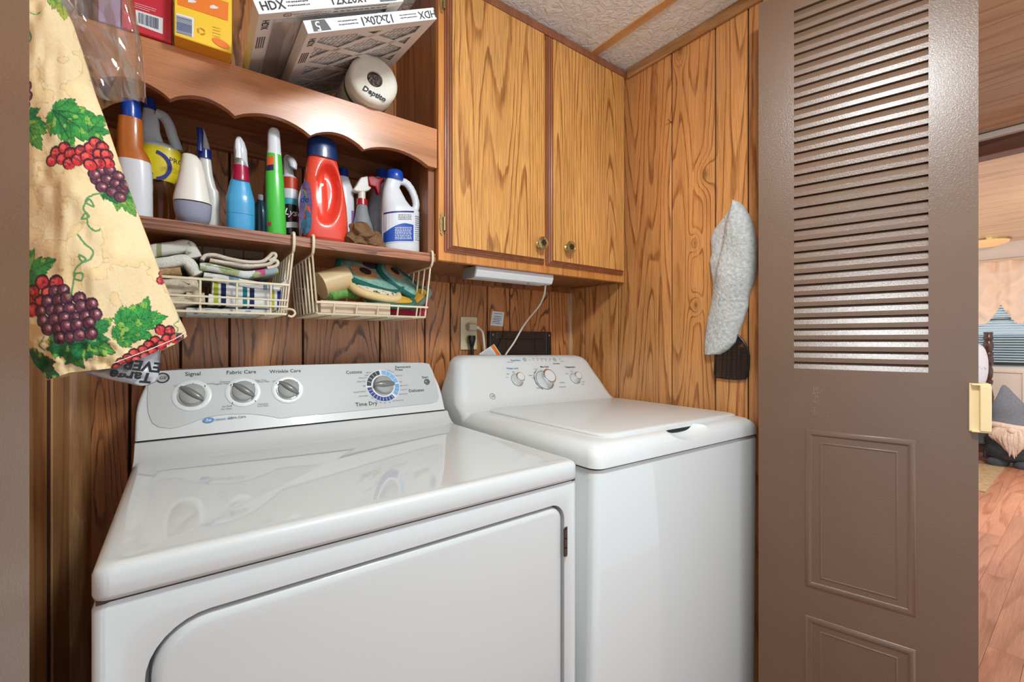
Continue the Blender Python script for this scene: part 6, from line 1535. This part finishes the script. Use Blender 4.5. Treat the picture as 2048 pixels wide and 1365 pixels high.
for k in range(40):
    z = 0.935 + k * 0.0255; mb.add([(XW - 0.012, 0.14, z), (XW - 0.012, 1.21, z), (XW + 0.006, 1.21, z + 0.011), (XW + 0.006, 0.14, z + 0.011), (XW - 0.012, 0.14, z + 0.001), (XW - 0.012, 1.21, z + 0.001), (XW + 0.006, 1.21, z + 0.012), (XW + 0.006, 0.14, z + 0.012)], [(0, 1, 2, 3), (4, 5, 6, 7), (0, 1, 5, 4), (2, 3, 7, 6)])
tag(mb.build('slats', M_SLAT, bls), kind='stuff')
box(XW - 0.014, XW + 0.008, 0.14, 1.21, 0.905, 0.925).build('bottom_rail', M_SASH, bls)
# swag curtain
ct_ = thing('swag_curtain', 'sheer peach swag curtain with beaded hem over the bedroom window', 'curtain', (XW - 0.04, 0.6, 1.3))
vs = []; ny, nz = 160, 30
def hem(y): q = (y - 0.615) / 0.33; q = abs(((q + 0.5) % 1.0) - 0.5) * 2; return 1.53 - 0.21 * min(1, q * 1.6) ** 0.7
for j in range(nz + 1):
    for i in range(ny + 1):
        y = 0.05 + 1.2 * i / ny; zt = 1.945; zb_ = hem(y); f = j / nz; z = zt + (zb_ - zt) * f
        x = XW - 0.05 - 0.018 * math.sin(y * 62 + 1.5 * math.sin(y * 21)) * (1.0 if f < 0.2 else 0.5) - 0.012 * math.sin(y * 40 + z * 18) - 0.045 * math.sin(PI * f) * (0.5 + 0.5 * math.cos((y - 0.615) / 0.33 * 2 * PI + PI)) - 0.010 * math.sin(26 * f + 14 * abs(((y - 0.615) / 0.33 + 0.5) % 1.0 - 0.5))
        vs.append((x, y, z))
M_CURT = plain('sheer_peach', (252, 226, 202), 0.6, noise=0.04, nscale=30)
MB().add(vs, [(j * (ny + 1) + i, j * (ny + 1) + i + 1, (j + 1) * (ny + 1) + i + 1, (j + 1) * (ny + 1) + i) for j in range(nz) for i in range(ny)]).build('sheer', M_CURT, ct_, smooth=80)
mb = MB()
for y in np.arange(0.06, 1.24, 0.022): mb.lathe([(-0.007, 0.0), (-0.003, 0.006), (0.003, 0.006), (0.007, 0.0)], (XW - 0.06, y, hem(y) - 0.006), seg=6)
tag(mb.build('bead_trim', plain('ivory_bead', (240, 226, 206), 0.4), ct_, smooth=60), kind='stuff')
box(XW - 0.06, XW - 0.03, 0.0, 1.3, 1.945, 1.965).build('curtain_rod', W_BCEIL, ct_)
# bed with turned post
bed = thing('bed', 'dark wood bed with a turned post beside the window', 'bed', (6.2, 0.9, 0))
PB_ = Vector((6.35, at(1976.5, 800, x=6.35).y, 0))
prf = [(0, 0.036), (0.30, 0.036), (0.31, 0.03), (0.33, 0.038), (0.36, 0.026), (0.42, 0.024), (0.52, 0.034), (0.60, 0.040), (0.66, 0.030), (0.70, 0.022), (0.74, 0.034), (0.76, 0.034), (0.77, 0.022), (0.80, 0.032), (0.86, 0.034), (0.90, 0.026), (0.92, 0.036), (0.97, 0.038), (1.0, 0.032), (1.01, 0.036), (1.03, 0.036), (1.04, 0.028), (1.09, 0.038), (1.13, 0.036), (1.15, 0.028), (1.17, 0.036), (1.19, 0.036), (1.20, 0.03), (1.225, 0.034), (1.235, 0.032)]
MB().lathe(prf, PB_, seg=20).build('bed_post', W_POST, bed, smooth=40)
box(4.7, 6.32, PB_.y + 0.09, PB_.y + 0.12, 0.2, 0.36).build('side_rail', W_POST, bed)
box(6.33, 6.38, PB_.y + 0.03, PB_.y + 1.2, 0.12, 0.9).build('headboard', W_POST, bed)
MB().box(4.7, 6.32, PB_.y + 0.12, PB_.y + 1.3, 0.36, 0.6).build('mattress', plain('white_bedding', (226, 228, 236), 0.9, noise=0.08, nscale=20), bed, bevel=0.03, bseg=3)
mb = MB(); c_ = at(1946, 732, x=6.2); ring_ = []
for k in range(13):
    th_ = -PI / 2 + PI * k / 12; ring_.append([(c_.x + 0.07 * math.cos(th_) * math.cos(a), c_.y + 0.105 * math.cos(th_) ** 0.6 * math.sin(a) + 0.0, c_.z + 0.22 * math.sin(th_)) for a in [2 * PI * q / 24 for q in range(24)]])
tag(MB().loft(ring_).build('pillow', stripes('floral_pillow', (232, 234, 244), [], pat=[(30, 0.66, (150, 160, 200), 4.0), (26, 0.68, (226, 170, 150), 9.0)]), smooth=70), 'white floral pillow on the bed beside the turned post', 'pillow')
# plush gnome
gx = 6.15; gy = at(2022, 880, x=gx).y
gn = thing('plush_gnome', 'grey plush gnome with pointed hat and pale beard on the bedroom floor', 'plush toy', (gx, gy, 0))
M_GHAT = plain('grey_felt', (122, 128, 138), 0.95, noise=0.15, nscale=60, bump=0.5); M_GBODY = plain('dark_plaid', (74, 78, 84), 0.95, noise=0.4, nscale=40); M_FUR = plain('pale_fur', (238, 210, 194), 0.95, noise=0.2, nscale=70, bump=1.0, bscale=140)
ring_ = []
for k in range(15):
    f = k / 14; r_ = 0.135 * (1 - f) ** 0.72 * (1 - 0.12 * math.sin(f * 9)) + 0.016 * (1 - f) + 0.008; z = 0.36 + 0.375 * f; ox = 0.045 * f * f
    ring_.append([(gx + r_ * 0.8 * math.cos(a), gy + ox + r_ * math.sin(a), z) for a in [2 * PI * q / 22 for q in range(22)]])
MB().loft(ring_).build('hat', M_GHAT, gn, smooth=60)
MB().lathe([(0.04, 0.11), (0.08, 0.16), (0.16, 0.19), (0.26, 0.18), (0.34, 0.145), (0.38, 0.12)], (gx, gy, 0), seg=24).build('body', M_GBODY, gn, smooth=60)
MB().tube([(gx + 0.15 * math.cos(a), gy + 0.17 * math.sin(a), 0.365 + 0.008 * math.sin(3 * a)) for a in [2 * PI * q / 26 for q in range(27)]], 0.03, 8).build('hat_brim', M_FUR, gn, smooth=70)
bd_ = MB(); rb_ = random.Random(5)
for k in range(90):
    f = rb_.uniform(-1, 1); ln_ = (0.25 - 0.11 * abs(f)) * rb_.uniform(0.75, 1.05); x_ = gx - 0.165 - 0.035 * (1 - f * f) - rb_.uniform(0, 0.02)
    p0 = Vector((x_ + 0.03, gy - 0.03 + 0.10 * f, 0.35)); p1 = p0 + Vector((-0.035, 0.03 * f + rb_.uniform(-0.015, 0.015), -ln_ * 0.5)); p2 = p0 + Vector((-0.03, -0.05 * f + rb_.uniform(-0.02, 0.02), -ln_))
    bd_.tube(spline([p0, p1, p2], 4), [0.016, 0.02, 0.02, 0.019, 0.018, 0.015, 0.012, 0.007, 0.001], 6)
bd_.build('beard', M_FUR, gn, smooth=70)
MB().lathe([(-0.03, 0.0), (-0.02, 0.022), (0, 0.03), (0.02, 0.022), (0.03, 0)], (gx - 0.2, gy - 0.02, 0.34), seg=14).build('nose', M_FUR, gn, smooth=70)
for s_ in (-1, 1): 
    MB().lathe([(0.0, 0.06), (0.03, 0.07), (0.06, 0.05), (0.075, 0.0)], (gx - 0.09, gy + s_ * 0.085 - 0.01, 0.0), seg=16, sx=1.2).build('boot', M_GBODY, gn, smooth=60)
    MB().tube([(gx - 0.05, gy + s_ * 0.16, 0.30), (gx - 0.08, gy + s_ * 0.20, 0.24), (gx - 0.11, gy + s_ * 0.18, 0.17)], [0.04, 0.045, 0.04], 10).build('arm', M_GBODY, gn, smooth=70)
box(4.86, 5.93, 0.535, 1.4, 0.0005, 0.010).build('area_rug', plain('beige_rug', (178, 154, 118), 0.95, noise=0.35, nscale=45, bump=0.6, bscale=120))
tag(bpy.data.objects['area_rug'], 'beige patterned rug on the laminate floor beside the bed', 'rug')
bx0 = at(1972, 486, z=2.115)
bl_ = thing('bedroom_light', 'amber domed ceiling lamp in the bedroom', 'lamp', (bx0.x, bx0.y, ZCEIL))
MB().lathe([(0, 0.17), (-0.015, 0.17)], (bx0.x, bx0.y, ZCEIL), seg=28).build('lamp_base', M_BRASS, bl_)
m_b, N_, L_, b_ = newmat('amber_lamp_glass'); b_.inputs['Base Color'].default_value = lin((240, 190, 130)); b_.inputs['Emission Color'].default_value = lin((255, 206, 150)); b_.inputs['Emission Strength'].default_value = 0.35
MB().lathe([(-0.015, 0.16), (-0.035, 0.15), (-0.055, 0.10), (-0.063, 0.0)], (bx0.x, bx0.y, ZCEIL), seg=28).build('lamp_shade', m_b, bl_, smooth=60)
# extra fill lamp, added out of view to brighten the bedroom
b2 = thing('bedroom_light', 'unseen fill lamp added to brighten the bedroom', 'lamp', (4.6, -0.2, ZCEIL))
MB().lathe([(0, 0.19), (-0.02, 0.19)], (4.6, -0.2, ZCEIL), seg=28).build('lamp_base', M_WTRIM, b2)
m_b, N_, L_, b_ = newmat('bedroom_fill_glow'); b_.inputs['Emission Color'].default_value = (1, 0.9, 0.78, 1); b_.inputs['Emission Strength'].default_value = 130
MB().lathe([(-0.02, 0.18), (-0.05, 0.16), (-0.07, 0.10), (-0.08, 0.0)], (4.6, -0.2, ZCEIL), seg=28).build('lamp_shade', m_b, b2, smooth=60)
